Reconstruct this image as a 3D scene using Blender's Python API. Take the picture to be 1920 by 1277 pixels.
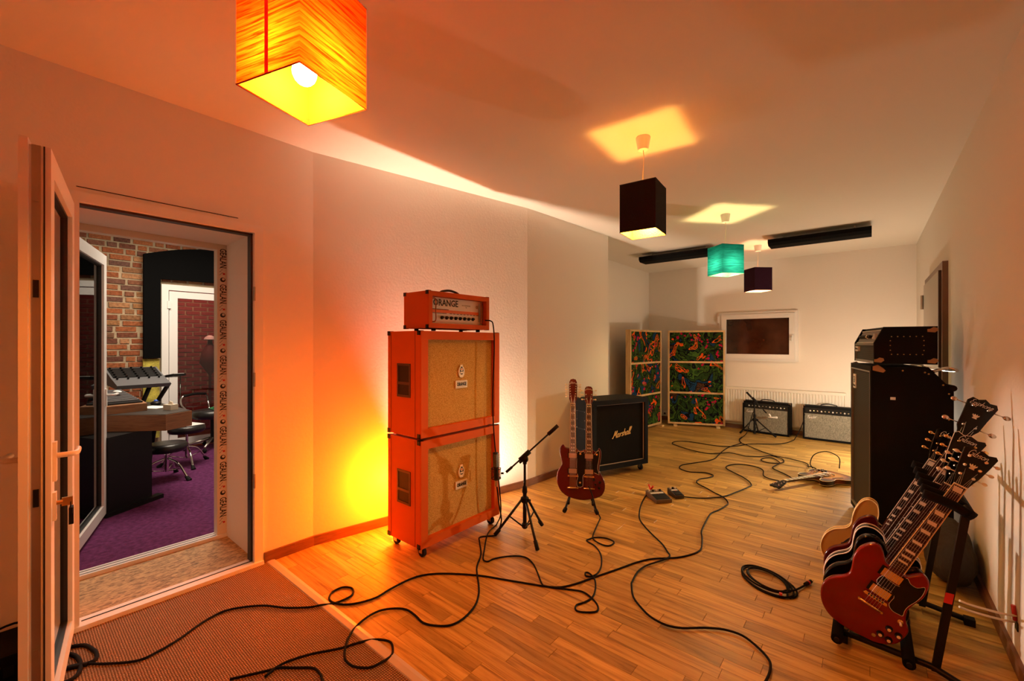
import bpy, bmesh, math, random
from mathutils import Vector, Matrix
random.seed(7)
PI = math.pi
SC = bpy.context.scene
COL = SC.collection
for o in list(bpy.data.objects): bpy.data.objects.remove(o)

# ------------------------------------------------------------------ camera, world, lights, exposure
H = 2.79
cam_d = bpy.data.cameras.new('camera'); cam = bpy.data.objects.new('camera', cam_d); COL.objects.link(cam)
cam.location = (0, 0, 1.432); cam.rotation_euler = (PI/2, 0, math.radians(39.862))
cam_d.sensor_width = 36; cam_d.lens = 15.0; cam_d.shift_y = 5.5/1920; cam_d.clip_start = 0.02
SC.camera = cam
w = bpy.data.worlds.new('world'); SC.world = w; w.use_nodes = True
w.node_tree.nodes['Background'].inputs[0].default_value = (0.5, 0.45, 0.4, 1)
w.node_tree.nodes['Background'].inputs[1].default_value = 0.01
SC.view_settings.view_transform = 'Standard'; SC.view_settings.look = 'None'
SC.view_settings.exposure = 0.0; SC.view_settings.gamma = 1.0

def light(name, kind, loc, power, color, size=0.04, target=None, angle=None, blend=0.5, sy=None):
    d = bpy.data.lights.new(name, kind); d.energy = power; d.color = color
    if kind == 'AREA':
        d.size = size
        if sy: d.shape = 'RECTANGLE'; d.size_y = sy
    else: d.shadow_soft_size = size
    if kind == 'SPOT': d.spot_size = angle; d.spot_blend = blend
    o = bpy.data.objects.new(name, d); COL.objects.link(o); o.location = loc
    if target: o.rotation_euler = (Vector(target)-Vector(loc)).to_track_quat('-Z', 'Y').to_euler()
    return o
# lamps standing on the floor, hidden behind the tall cabinets, and one added spot
light('floor_lamp_white_left', 'SPOT', (-2.705, 2.22, 0.12), 370, (1, 0.82, 0.62), 0.03, (-2.72, 3.35, 1.6), math.radians(128), .6)
light('floor_lamp_amber', 'POINT', (-2.76, 1.93, 0.38), 62, (1, 0.18, 0.002), 0.05)
light('floor_lamp_white_back', 'POINT', (0.12, 6.55, 0.60), 54, (1, 0.82, 0.62), 0.03)
light('floor_spot_back', 'SPOT', (0.10, 6.50, 0.62), 300, (1, 0.70, 0.38), 0.025, (-1.80, 2.75, 0.12), math.radians(40), .7)
light('added_spot_left', 'SPOT', (-2.68, 2.61, 0.52), 190, (1, 0.80, 0.64), 0.02, (0.4, 2.88, 0.60), math.radians(27), .8)  # extra unseen spot, added to throw guitar shadows on the right wall
light('control_room_ceiling_light', 'AREA', (-5.6, 1.4, 2.9), 90, (1, 0.84, 0.66), 1.2, (-5.6, 1.4, 0))
light('back_room_red_light', 'AREA', (-8.2, 2.0, 2.6), 22, (1, 0.35, 0.25), 0.5, (-9.4, 2.0, 1.2))
LAMP = {'orange': (78, (1, 0.19, 0.008)), 'black': (44, (1, 0.42, 0.07)), 'green': (40, (1, 0.70, 0.27)), 'purple': (30, (1, 0.60, 0.30))}

# ------------------------------------------------------------------ materials
MATS = {}
def mat(name, col=(.5, .5, .5), rough=.5, metal=0, bump=None, var=None, coat=0, spec=.5, build=None, emis=None):
    """bump = (noise scale, strength); var = (scale, amount) colour mottling"""
    if name in MATS: return MATS[name]
    m = bpy.data.materials.new(name); m.use_nodes = True; nt = m.node_tree; N = nt.nodes; L = nt.links
    b = N['Principled BSDF']
    b.inputs['Base Color'].default_value = (*col, 1); b.inputs['Roughness'].default_value = rough
    b.inputs['Metallic'].default_value = metal; b.inputs['Specular IOR Level'].default_value = spec
    b.inputs['Coat Weight'].default_value = coat; b.inputs['Coat Roughness'].default_value = .08
    if emis: b.inputs['Emission Color'].default_value = (*emis[0], 1); b.inputs['Emission Strength'].default_value = emis[1]
    tc = N.new('ShaderNodeTexCoord')
    if bump:
        n = N.new('ShaderNodeTexNoise'); n.inputs['Scale'].default_value = bump[0]; n.inputs['Detail'].default_value = 4
        L.new(tc.outputs['Object'], n.inputs['Vector'])
        bp = N.new('ShaderNodeBump'); bp.inputs['Strength'].default_value = bump[1]; bp.inputs['Distance'].default_value = .01
        L.new(n.outputs['Fac'], bp.inputs['Height']); L.new(bp.outputs['Normal'], b.inputs['Normal'])
    if var:
        n = N.new('ShaderNodeTexNoise'); n.inputs['Scale'].default_value = var[0]; n.inputs['Detail'].default_value = 5
        L.new(tc.outputs['Object'], n.inputs['Vector'])
        r = N.new('ShaderNodeValToRGB'); a = var[1]
        r.color_ramp.elements[0].position = .3; r.color_ramp.elements[1].position = .7
        r.color_ramp.elements[0].color = (*[c*(1-a) for c in col], 1); r.color_ramp.elements[1].color = (*[min(1, c*(1+a)) for c in col], 1)
        L.new(n.outputs['Fac'], r.inputs['Fac']); L.new(r.outputs['Color'], b.inputs['Base Color'])
    if build: build(nt, b, tc)
    MATS[name] = m
    return m

def wood_build(cols, scale=(3, 40, 40), isl=False, rnd=.25, planks=True):
    def f(nt, b, tc):
        N = nt.nodes; L = nt.links
        if isl: g = N.new('ShaderNodeNewGeometry'); rout = g.outputs['Random Per Island']
        else: g = N.new('ShaderNodeObjectInfo'); rout = g.outputs['Random']
        geo = N.new('ShaderNodeNewGeometry')
        off = N.new('ShaderNodeVectorMath'); off.operation = 'MULTIPLY_ADD'
        cx = N.new('ShaderNodeCombineXYZ'); 
        for i in range(3): L.new(rout, cx.inputs[i])
        off.inputs[1].default_value = (17, 9, 23); L.new(cx.outputs[0], off.inputs[0]); L.new(geo.outputs['Position'], off.inputs[2])
        mp = N.new('ShaderNodeMapping'); mp.inputs['Scale'].default_value = scale; L.new(off.outputs[0], mp.inputs['Vector'])
        n = N.new('ShaderNodeTexNoise'); n.inputs['Scale'].default_value = 1.0; n.inputs['Detail'].default_value = 7; n.inputs['Roughness'].default_value = .65
        n.inputs['Distortion'].default_value = .6
        L.new(mp.outputs[0], n.inputs['Vector'])
        r = N.new('ShaderNodeValToRGB'); els = r.color_ramp.elements
        els[0].position = .30; els[0].color = (*cols[0], 1); els[1].position = .72; els[1].color = (*cols[2], 1)
        e = els.new(.5); e.color = (*cols[1], 1)
        L.new(n.outputs['Fac'], r.inputs['Fac'])
        hs = N.new('ShaderNodeHueSaturation'); L.new(r.outputs['Color'], hs.inputs['Color'])
        mr = N.new('ShaderNodeMapRange'); mr.inputs['To Min'].default_value = 1-rnd; mr.inputs['To Max'].default_value = 1+rnd
        L.new(rout, mr.inputs['Value']); L.new(mr.outputs[0], hs.inputs['Value'])
        L.new(hs.outputs['Color'], b.inputs['Base Color'])
        bp = N.new('ShaderNodeBump'); bp.inputs['Strength'].default_value = .25; bp.inputs['Distance'].default_value = .0012
        L.new(n.outputs['Fac'], bp.inputs['Height']); L.new(bp.outputs['Normal'], b.inputs['Normal'])
        m2 = N.new('ShaderNodeMapRange'); m2.inputs['To Min'].default_value = b.inputs['Roughness'].default_value-.08
        m2.inputs['To Max'].default_value = b.inputs['Roughness'].default_value+.15; L.new(n.outputs['Fac'], m2.inputs['Value']); L.new(m2.outputs[0], b.inputs['Roughness'])
    return f
OAK = ((.18, .088, .018), (.46, .275, .070), (.60, .40, .12))
M_board = mat('oak_board', rough=.33, build=wood_build(OAK, (2.2, 38, 38)), spec=.35)
M_boardi = mat('oak_board_far', rough=.33, build=wood_build(OAK, (2.2, 38, 38), True), spec=.35)
M_base = mat('brown_baseboard', rough=.4, build=wood_build(((.10, .035, .012), (.17, .065, .025), (.22, .09, .035)), (6, 6, 60), rnd=.05))
M_desk = mat('desk_wood', rough=.45, build=wood_build(((.16, .06, .02), (.26, .11, .04), (.32, .15, .06)), (6, 6, 60), rnd=.05))
M_pine = mat('pale_pine', rough=.5, build=wood_build(((.42, .25, .09), (.60, .40, .17), (.68, .48, .22)), (12, 12, 3), rnd=.05))
def osb(nt, b, tc):
    N = nt.nodes; L = nt.links
    mp = N.new('ShaderNodeMapping'); mp.inputs['Scale'].default_value = (60, 22, 5); mp.inputs['Rotation'].default_value = (0, 0, .3); L.new(tc.outputs['Object'], mp.inputs['Vector'])
    v = N.new('ShaderNodeTexVoronoi'); v.inputs['Scale'].default_value = 1.6; L.new(mp.outputs[0], v.inputs['Vector'])
    n = N.new('ShaderNodeTexNoise'); n.inputs['Scale'].default_value = 2.5; n.inputs['Detail'].default_value = 6; L.new(mp.outputs[0], n.inputs['Vector'])
    mx = N.new('ShaderNodeMix'); mx.data_type = 'FLOAT'; mx.inputs[0].default_value = .55; L.new(v.outputs['Color'], mx.inputs[2]); L.new(n.outputs['Fac'], mx.inputs[3])
    r = N.new('ShaderNodeValToRGB'); r.color_ramp.elements[0].position = .25; r.color_ramp.elements[0].color = (.15, .08, .03, 1)
    r.color_ramp.elements[1].position = .6; r.color_ramp.elements[1].color = (.58, .38, .17, 1)
    L.new(mx.outputs[0], r.inputs['Fac']); L.new(r.outputs['Color'], b.inputs['Base Color'])
M_osb = mat('chipboard_sill', rough=.7, build=osb)
def sisal(nt, b, tc):
    N = nt.nodes; L = nt.links
    w1 = N.new('ShaderNodeTexWave'); w1.bands_direction = 'X'; w1.inputs['Scale'].default_value = 26; w1.inputs['Distortion'].default_value = 1.2; w1.inputs['Detail Scale'].default_value = 3
    w2 = N.new('ShaderNodeTexWave'); w2.bands_direction = 'Y'; w2.inputs['Scale'].default_value = 34; w2.inputs['Distortion'].default_value = 1.2
    for x in (w1, w2): L.new(tc.outputs['Object'], x.inputs['Vector'])
    mm = N.new('ShaderNodeMath'); mm.operation = 'MULTIPLY'; L.new(w1.outputs['Fac'], mm.inputs[0]); L.new(w2.outputs['Fac'], mm.inputs[1])
    r = N.new('ShaderNodeValToRGB'); r.color_ramp.elements[0].color = (.12, .06, .03, 1); r.color_ramp.elements[1].color = (.46, .29, .17, 1); r.color_ramp.elements[1].position = .6
    L.new(mm.outputs[0], r.inputs['Fac']); L.new(r.outputs['Color'], b.inputs['Base Color'])
    bp = N.new('ShaderNodeBump'); bp.inputs['Strength'].default_value = .7; bp.inputs['Distance'].default_value = .004
    L.new(mm.outputs[0], bp.inputs['Height']); L.new(bp.outputs['Normal'], b.inputs['Normal'])
M_sisal = mat('woven_sisal', rough=.9, build=sisal, spec=.1)
def cloth_build(c0, c1, sx=260, sz=260):
    def f(nt, b, tc):
        N = nt.nodes; L = nt.links
        mp = N.new('ShaderNodeMapping'); mp.inputs['Scale'].default_value = (sx, sx, sz); L.new(tc.outputs['Object'], mp.inputs['Vector'])
        n = N.new('ShaderNodeTexNoise'); n.inputs['Scale'].default_value = 1; n.inputs['Detail'].default_value = 3; L.new(mp.outputs[0], n.inputs['Vector'])
        r = N.new('ShaderNodeValToRGB'); r.color_ramp.elements[0].position = .35; r.color_ramp.elements[0].color = (*c0, 1); r.color_ramp.elements[1].position = .65; r.color_ramp.elements[1].color = (*c1, 1)
        L.new(n.outputs['Fac'], r.inputs['Fac']); L.new(r.outputs['Color'], b.inputs['Base Color'])
        bp = N.new('ShaderNodeBump'); bp.inputs['Strength'].default_value = .3; bp.inputs['Distance'].default_value = .001; L.new(n.outputs['Fac'], bp.inputs['Height']); L.new(bp.outputs['Normal'], b.inputs['Normal'])
    return f
M_wall = mat('white_plaster', (.81, .76, .68), .75, bump=(60, .12), spec=.2)
M_ceil = mat('white_ceiling', (.79, .745, .66), .8, bump=(40, .08), spec=.15)
M_white = mat('white_plastic_frame', (.80, .79, .76), .35)
M_cream = mat('cream_plastic', (.75, .66, .52), .4)
M_pale = mat('pale_strip', (.55, .47, .40), .35)
M_grout = mat('dark_subfloor', (.05, .03, .02), .9)
M_seal = mat('black_rubber_seal', (.01, .01, .01), .5)
M_steel = mat('brushed_steel', (.45, .42, .38), .35, 1)
M_chrome = mat('chrome', (.75, .73, .70), .12, 1)
M_gold = mat('gold_hardware', (.85, .58, .22), .22, 1)
M_black = mat('black_metal', (.005, .005, .005), .45, spec=.25)
M_rub = mat('black_rubber', (.006, .005, .005), .7, spec=.2)
M_cable = mat('black_cable', (.007, .006, .006), .75, spec=.12)
M_tolex = mat('black_vinyl', (.003, .003, .003), .6, bump=(500, .2), spec=.12)
M_mgr = mat('black_grille_cloth', rough=.9, build=cloth_build((.004, .004, .004), (.012, .012, .012)), spec=.1)
M_otolex = mat('orange_vinyl', (.60, .105, .003), .6, bump=(420, .2), spec=.15)
M_basket = mat('tan_basket_weave', rough=.9, build=cloth_build((.34, .19, .045), (.66, .45, .15), 190, 190), spec=.1)
M_silver = mat('silver_grille_cloth', rough=.7, build=cloth_build((.10, .095, .07), (.32, .30, .23), 420, 60))
M_piping = mat('dark_red_piping', (.10, .01, .01), .5)
M_pwhite = mat('white_enamel_panel', (.82, .80, .76), .3)
M_ink = mat('black_ink', (.008, .008, .008), .5)
M_oink = mat('orange_ink', (.75, .16, .01), .5)
M_redink = mat('red_ink', (.55, .02, .02), .5)
M_script = mat('gold_lettering', (.80, .58, .22), .4, .5)
M_corner = mat('black_metal_corner', (.015, .015, .015), .35, .6)
M_bcorner = mat('worn_leather_corner', (.38, .20, .09), .5)
M_stud = mat('brass_stud', (.6, .36, .12), .35, 1)
M_foam = mat('black_foam', (.006, .006, .006), .95, bump=(300, .5), spec=.1)
M_pad = mat('black_foam_pad', (.005, .005, .005), .9, spec=.1)
M_rad = mat('radiator_enamel', (.82, .78, .68), .4)
M_dglass = mat('dark_window_glass', (.035, .012, .006), .07, var=(3, .6))
M_purple = mat('purple_carpet', (.13, .030, .105), .95, bump=(220, .7), var=(30, .35), spec=.1)
M_abs = mat('black_absorber_cloth', (.004, .004, .004), .95, spec=.05)
M_insul = mat('yellow_insulation', (.45, .38, .06), .9, var=(9, .5), bump=(60, .8))
M_grey = mat('grey_console_plastic', (.10, .10, .105), .45)
M_paper = mat('white_paper', (.8, .8, .78), .6)
M_leather = mat('black_leather', (.012, .011, .011), .35, bump=(90, .1))
M_doorg = mat('beige_door_paint', (.42, .38, .31), .5)
M_blue = mat('blue_mouse_dome', (.01, .08, .5), .2)
M_pedal = mat('pedal_paint', (.10, .075, .06), .5)
M_pedal2 = mat('dark_pedal_paint', (.03, .025, .03), .45)
M_redpl = mat('red_plastic', (.55, .02, .01), .4)
M_bag = mat('dark_bag_cloth', (.02, .014, .010), .85, bump=(30, .6))
# guitar finishes
M_cherry = mat('cherry_lacquer', (.17, .0015, .002), .14, coat=.5, var=(6, .25), spec=.3)
M_dcherry = mat('dark_cherry_lacquer', (.07, .003, .003), .2, coat=.4, spec=.3)
M_blackl = mat('black_lacquer', (.003, .003, .003), .12, spec=.3)
M_natural = mat('amber_natural_lacquer', (.45, .25, .05), .2, coat=1, var=(4, .12))
def sunburst(nt, b, tc):
    N = nt.nodes; L = nt.links
    mp = N.new('ShaderNodeMapping'); mp.inputs['Location'].default_value = (0, 0, -.75); mp.inputs['Scale'].default_value = (4.6, .1, 3.9); L.new(tc.outputs['Object'], mp.inputs['Vector'])
    g = N.new('ShaderNodeTexGradient'); g.gradient_type = 'SPHERICAL'; L.new(mp.outputs[0], g.inputs['Vector'])
    r = N.new('ShaderNodeValToRGB'); r.color_ramp.elements[0].position = .12; r.color_ramp.elements[0].color = (.02, .008, .004, 1)
    r.color_ramp.elements[1].position = .55; r.color_ramp.elements[1].color = (.62, .27, .04, 1); e = r.color_ramp.elements.new(.3); e.color = (.24, .05, .01, 1)
    L.new(g.outputs['Fac'], r.inputs['Fac']); L.new(r.outputs['Color'], b.inputs['Base Color'])
M_burst = mat('sunburst_lacquer', rough=.3, coat=.2, spec=.25, build=sunburst)
M_rose = mat('rosewood', (.028, .010, .006), .5, spec=.2)
M_ebony = mat('ebony', (.007, .005, .005), .5, spec=.15)
M_neckw = mat('mahogany_neck', (.08, .016, .008), .3, spec=.3)
M_cbind = mat('cream_binding', (.85, .66, .28), .4)
M_wbind = mat('white_binding', (.85, .82, .75), .4)
M_pearl = mat('pearl_inlay', (.78, .74, .62), .25)
M_pickg = mat('black_pickguard', (.004, .004, .004), .25, spec=.3)
M_nick = mat('nickel', (.62, .56, .48), .25, 1)
M_string = mat('string_steel', (.75, .70, .6), .3, 1)
M_ivory = mat('ivory_button', (.80, .70, .48), .35)
M_silk = mat('silver_lettering', (.75, .72, .68), .35, .3)

def glass_mat():
    m = bpy.data.materials.new('clear_glass'); m.use_nodes = True; nt = m.node_tree; nt.nodes.clear(); N = nt.nodes; L = nt.links
    out = N.new('ShaderNodeOutputMaterial'); mx = N.new('ShaderNodeMixShader'); t = N.new('ShaderNodeBsdfTransparent'); t.inputs[0].default_value = (.80, .84, .82, 1)
    g = N.new('ShaderNodeBsdfGlossy'); g.inputs['Roughness'].default_value = .01; f = N.new('ShaderNodeFresnel'); f.inputs['IOR'].default_value = 1.45
    L.new(f.outputs[0], mx.inputs[0]); L.new(t.outputs[0], mx.inputs[1]); L.new(g.outputs[0], mx.inputs[2]); L.new(mx.outputs[0], out.inputs[0])
    return m
M_glass = glass_mat()

def shade_mat(name, c_hi, c_lo, trans=.8, scale=(6, 6, 150), inner=(.7, .6, .45)):
    m = bpy.data.materials.new(name); m.use_nodes = True; nt = m.node_tree; nt.nodes.clear(); N = nt.nodes; L = nt.links
    out = N.new('ShaderNodeOutputMaterial'); mx = N.new('ShaderNodeMixShader'); mx.inputs[0].default_value = trans
    d = N.new('ShaderNodeBsdfDiffuse'); t = N.new('ShaderNodeBsdfTranslucent'); tc = N.new('ShaderNodeTexCoord')
    mp = N.new('ShaderNodeMapping'); mp.inputs['Scale'].default_value = scale; n = N.new('ShaderNodeTexNoise'); n.inputs['Scale'].default_value = 1; n.inputs['Detail'].default_value = 5; n.inputs['Distortion'].default_value = .8
    L.new(tc.outputs['Object'], mp.inputs['Vector']); L.new(mp.outputs[0], n.inputs['Vector'])
    r = N.new('ShaderNodeValToRGB'); r.color_ramp.elements[0].position = .36; r.color_ramp.elements[0].color = (*c_lo, 1); r.color_ramp.elements[1].position = .58; r.color_ramp.elements[1].color = (*c_hi, 1)
    L.new(n.outputs['Fac'], r.inputs['Fac']); L.new(r.outputs['Color'], d.inputs['Color']); L.new(r.outputs['Color'], t.inputs['Color'])
    L.new(d.outputs[0], mx.inputs[1]); L.new(t.outputs[0], mx.inputs[2]); L.new(mx.outputs[0], out.inputs[0])
    geo = N.new('ShaderNodeNewGeometry'); mc = N.new('ShaderNodeMix'); mc.data_type = 'RGBA'; mc.inputs[7].default_value = (*inner, 1)
    L.new(geo.outputs['Backfacing'], mc.inputs[0]); L.new(r.outputs['Color'], mc.inputs[6]); L.new(mc.outputs[2], d.inputs['Color'])
    return m

def psychedelic():
    """printed cotton with shade darkened into its colours: green and blue blobs with thick black outlines, orange and pink shapes"""
    def f(nt, b, tc):
        N = nt.nodes; L = nt.links
        oi = N.new('ShaderNodeObjectInfo'); ml = N.new('ShaderNodeMath'); ml.operation = 'MULTIPLY'; ml.inputs[1].default_value = 9; L.new(oi.outputs['Random'], ml.inputs[0])
        va = N.new('ShaderNodeVectorMath'); L.new(tc.outputs['Object'], va.inputs[0]); L.new(ml.outputs[0], va.inputs[1]); shift = va.outputs[0]
        def noise(scale, seed, detail=1.5, dist=1.2):
            mp = N.new('ShaderNodeMapping'); mp.inputs['Location'].default_value = (seed, seed*1.7, seed*.6); L.new(shift, mp.inputs['Vector'])
            n = N.new('ShaderNodeTexNoise'); n.inputs['Scale'].default_value = scale; n.inputs['Detail'].default_value = detail; n.inputs['Distortion'].default_value = dist
            L.new(mp.outputs[0], n.inputs['Vector']); return n.outputs['Fac']
        def ramp(src, stops):
            r = N.new('ShaderNodeValToRGB'); r.color_ramp.interpolation = 'CONSTANT'; els = r.color_ramp.elements
            els[0].position = stops[0][0]; els[0].color = (*stops[0][1], 1); els[1].position = stops[1][0]; els[1].color = (*stops[1][1], 1)
            for p, c in stops[2:]: e = els.new(p); e.color = (*c, 1)
            L.new(src, r.inputs['Fac']); return r.outputs['Color']
        def mix(fac, a, b2):
            m = N.new('ShaderNodeMix'); m.data_type = 'RGBA'; L.new(fac, m.inputs[0]); L.new(a, m.inputs[6]); L.new(b2, m.inputs[7]); return m.outputs[2]
        K = (0, 0, 0); W = (1, 1, 1)
        G1 = (.020, .050, .009); G2 = (.05, .11, .014); BL = (.007, .038, .085); OR = (.75, .10, .008); PK = (.40, .004, .04); BR = (.07, .03, .012); INK = (.004, .004, .004)  # palette darkened to carry the shade on the screen fronts
        base = ramp(noise(3.2, 0, 1.5, .8), [(0, BR), (.32, INK), (.34, BL), (.395, INK), (.415, G1), (.47, INK), (.49, G2), (.53, G1), (.575, INK), (.595, G1), (.66, BL)])
        lines = ramp(noise(6.5, 3.3, .8, 1.2), [(0, K), (.455, W), (.50, K), (.60, W), (.63, K)])
        ink = N.new('ShaderNodeRGB'); ink.outputs[0].default_value = (*INK, 1)
        c = mix(lines, base, ink.outputs[0])
        orr = N.new('ShaderNodeRGB'); orr.outputs[0].default_value = (*OR, 1)
        c = mix(ramp(noise(4.2, 8.1, .8, 1.5), [(0, K), (.615, W), (.655, K), (.70, W), (.73, K)]), c, orr.outputs[0])
        pk = N.new('ShaderNodeRGB'); pk.outputs[0].default_value = (*PK, 1)
        v = N.new('ShaderNodeTexVoronoi'); v.inputs['Scale'].default_value = 20; L.new(tc.outputs['Object'], v.inputs['Vector'])
        dots = ramp(v.outputs['Distance'], [(0, W), (.42, K)]); zone = ramp(noise(2.6, 14.0, 0), [(0, K), (.64, W)])
        mm = N.new('ShaderNodeMath'); mm.operation = 'MULTIPLY'; L.new(dots, mm.inputs[0]); L.new(zone, mm.inputs[1])
        c = mix(mm.outputs[0], c, pk.outputs[0])
        L.new(c, b.inputs['Base Color'])
    return f
M_psy = mat('printed_fabric', rough=.85, build=psychedelic(), spec=.1)

# ------------------------------------------------------------------ mesh helpers
class MB:
    def __init__(s): s.bm = bmesh.new(); s.mi = 0
    def _tag(s, fs):
        for f in fs: f.material_index = s.mi
    def verts_faces(s, vs, fs):
        V = [s.bm.verts.new(v) for v in vs]
        out = []
        for f in fs:
            try: out.append(s.bm.faces.new([V[i] for i in f]))
            except ValueError: pass
        s._tag(out); return V
    def box(s, x0, x1, y0, y1, z0, z1, mtx=None):
        vs = [Vector(v) for v in ((x0, y0, z0), (x1, y0, z0), (x1, y1, z0), (x0, y1, z0), (x0, y0, z1), (x1, y0, z1), (x1, y1, z1), (x0, y1, z1))]
        if mtx: vs = [mtx @ v for v in vs]
        s.verts_faces(vs, [(0, 3, 2, 1), (4, 5, 6, 7), (0, 1, 5, 4), (1, 2, 6, 5), (2, 3, 7, 6), (3, 0, 4, 7)]); return s
    def prism(s, pts, z0, z1, axis='z', mtx=None):
        """pts polygon (a,b); axis z: (a,b,z) ; y: (a,z,b) ; x: (z,a,b)"""
        def mk(p, z):
            v = Vector((p[0], p[1], z)) if axis == 'z' else Vector((p[0], z, p[1])) if axis == 'y' else Vector((z, p[0], p[1]))
            return mtx @ v if mtx else v
        n = len(pts); vs = [mk(p, z0) for p in pts]+[mk(p, z1) for p in pts]
        s.verts_faces(vs, [tuple(range(n))[::-1], tuple(range(n, 2*n))]+[(i, (i+1) % n, n+(i+1) % n, n+i) for i in range(n)]); return s
    def tube(s, pts, r, seg=8, cap=True, r_end=None):
        pts = [Vector(p) for p in pts]; n = len(pts); rings = []
        prev = None
        for i, p in enumerate(pts):
            t = (pts[min(i+1, n-1)]-pts[max(i-1, 0)]).normalized()
            if prev is None:
                a = Vector((0, 0, 1)) if abs(t.z) < .9 else Vector((1, 0, 0)); u = t.cross(a).normalized()
            else: u = (prev-t*prev.dot(t)).normalized()
            prev = u; v = t.cross(u); rr = r if r_end is None else r+(r_end-r)*i/(n-1)
            rings.append([s.bm.verts.new(p+(u*math.cos(2*PI*k/seg)+v*math.sin(2*PI*k/seg))*rr) for k in range(seg)])
        fs = []
        for a, b in zip(rings, rings[1:]):
            for k in range(seg): fs.append(s.bm.faces.new((a[k], a[(k+1) % seg], b[(k+1) % seg], b[k])))
        if cap: fs.append(s.bm.faces.new(rings[0][::-1])); fs.append(s.bm.faces.new(rings[-1]))
        s._tag(fs)
        for f in fs[:len(fs)-2 if cap else None]: f.smooth = True
        return s
    def lathe(s, prof, center=(0, 0, 0), axis=(0, 0, 1), seg=16):
        c = Vector(center); q = Vector((0, 0, 1)).rotation_difference(Vector(axis).normalized()); rings = []; fs = []
        for r, z in prof:
            rings.append([s.bm.verts.new(c+q @ Vector((max(r, 1e-5)*math.cos(2*PI*k/seg), max(r, 1e-5)*math.sin(2*PI*k/seg), z))) for k in range(seg)])
        for a, b in zip(rings, rings[1:]):
            for k in range(seg):
                f = s.bm.faces.new((a[k], a[(k+1) % seg], b[(k+1) % seg], b[k])); f.smooth = len(prof) > 4; fs.append(f)
        fs.append(s.bm.faces.new(rings[0][::-1])); fs.append(s.bm.faces.new(rings[-1])); s._tag(fs); return s
    def cyl(s, a, b, r, r2=None, seg=14):
        a = Vector(a); b = Vector(b); return s.lathe([(r, 0), (r if r2 is None else r2, (b-a).length)], a, b-a, seg)
    def sphere(s, c, r, seg=14, sc=(1, 1, 1)):
        g = bmesh.ops.create_uvsphere(s.bm, u_segments=seg, v_segments=seg//2+2, radius=r)
        for v in g['verts']: v.co = Vector((v.co.x*sc[0], v.co.y*sc[1], v.co.z*sc[2]))+Vector(c)
        fs = {f for v in g['verts'] for f in v.link_faces}
        for f in fs: f.smooth = True
        s._tag(fs); return s
    def slab(s, pts, y0, y1, bev=.003):
        """rounded-edge plate: outline (x,z) list, front at y0, back at y1"""
        n = len(pts); P = [Vector((p[0], p[1])) for p in pts]
        area = sum(P[i].x*P[(i+1) % n].y-P[(i+1) % n].x*P[i].y for i in range(n))
        if area < 0: P = P[::-1]
        def inset(d):
            out = []
            for i in range(n):
                t = (P[(i+1) % n]-P[i-1]).normalized(); out.append(P[i]+Vector((-t.y, t.x))*d)
            return out
        sg = 1 if y1 > y0 else -1
        layers = [(y0, bev), (y0+sg*bev*.35, bev*.35), (y0+sg*bev, 0), (y1-sg*bev, 0), (y1-sg*bev*.35, bev*.35), (y1, bev)]
        rings = [[s.bm.verts.new((p.x, y, p.y)) for p in inset(d)] for y, d in layers]; fs = []
        for a, b in zip(rings, rings[1:]):
            for k in range(n):
                f = s.bm.faces.new((a[k], a[(k+1) % n], b[(k+1) % n], b[k])); f.smooth = True; fs.append(f)
        fs.append(s.bm.faces.new(rings[0][::-1])); fs.append(s.bm.faces.new(rings[-1])); s._tag(fs)
        bmesh.ops.recalc_face_normals(s.bm, faces=fs); return s
    def bevel(s, w, seg=2):
        es = [e for e in s.bm.edges if e.calc_face_angle(0) > .6]
        bmesh.ops.bevel(s.bm, geom=es, offset=w, segments=seg, affect='EDGES', profile=.7); return s
    def mesh(s, name, mats):
        me = bpy.data.meshes.new(name); s.bm.normal_update(); s.bm.to_mesh(me); s.bm.free()
        for m in (mats if isinstance(mats, (list, tuple)) else [mats]): me.materials.append(m)
        return me
    def build(s, name, mats, parent=None, loc=None, rot=None, label=None):
        return link(name, s.mesh(name, mats), parent, loc, rot, label)
def link(name, me, parent=None, loc=None, rot=None, label=None):
    o = bpy.data.objects.new(name, me); COL.objects.link(o)
    if parent: o.parent = parent
    if loc: o.location = loc
    if rot: o.rotation_euler = rot
    if label: o['label'] = label
    return o
def thing(name, label, cat, loc=(0, 0, 0), rz=0, group=None):
    o = bpy.data.objects.new(name, None); COL.objects.link(o); o.empty_display_size = .05
    o.location = loc; o.rotation_euler = (0, 0, rz); o['label'] = label; o['category'] = cat
    if group: o['group'] = group
    return o
def tag(o, label, cat, group=None):
    o['label'] = label; o['category'] = cat
    if group: o['group'] = group
    return o
def struct(name, mb, m, parent=None):
    o = mb.build(name, m, parent)
    if not parent: o['kind'] = 'structure'
    return o
def text(name, body, size, m, parent, loc, rot=(PI/2, 0, 0), shear=0, extrude=.0006, label=None, width=None, align='CENTER', bold=0):
    cu = bpy.data.curves.new(name, 'FONT'); cu.body = body; cu.size = size; cu.shear = shear; cu.extrude = extrude
    cu.align_x = align; cu.align_y = 'CENTER'; cu.resolution_u = 2; cu.offset = bold
    t = bpy.data.objects.new(name+'_tmp', cu); COL.objects.link(t)
    dg = bpy.context.evaluated_depsgraph_get(); me = bpy.data.meshes.new_from_object(t.evaluated_get(dg)); me.name = name
    bpy.data.objects.remove(t); bpy.data.curves.remove(cu)
    if width:
        xs = [v.co.x for v in me.vertices]; k = width/max(1e-6, max(xs)-min(xs)); me.transform(Matrix.Diagonal((k, 1, 1, 1)))
    me.materials.clear(); me.materials.append(m)
    return link(name, me, parent, loc, rot, label)
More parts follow.
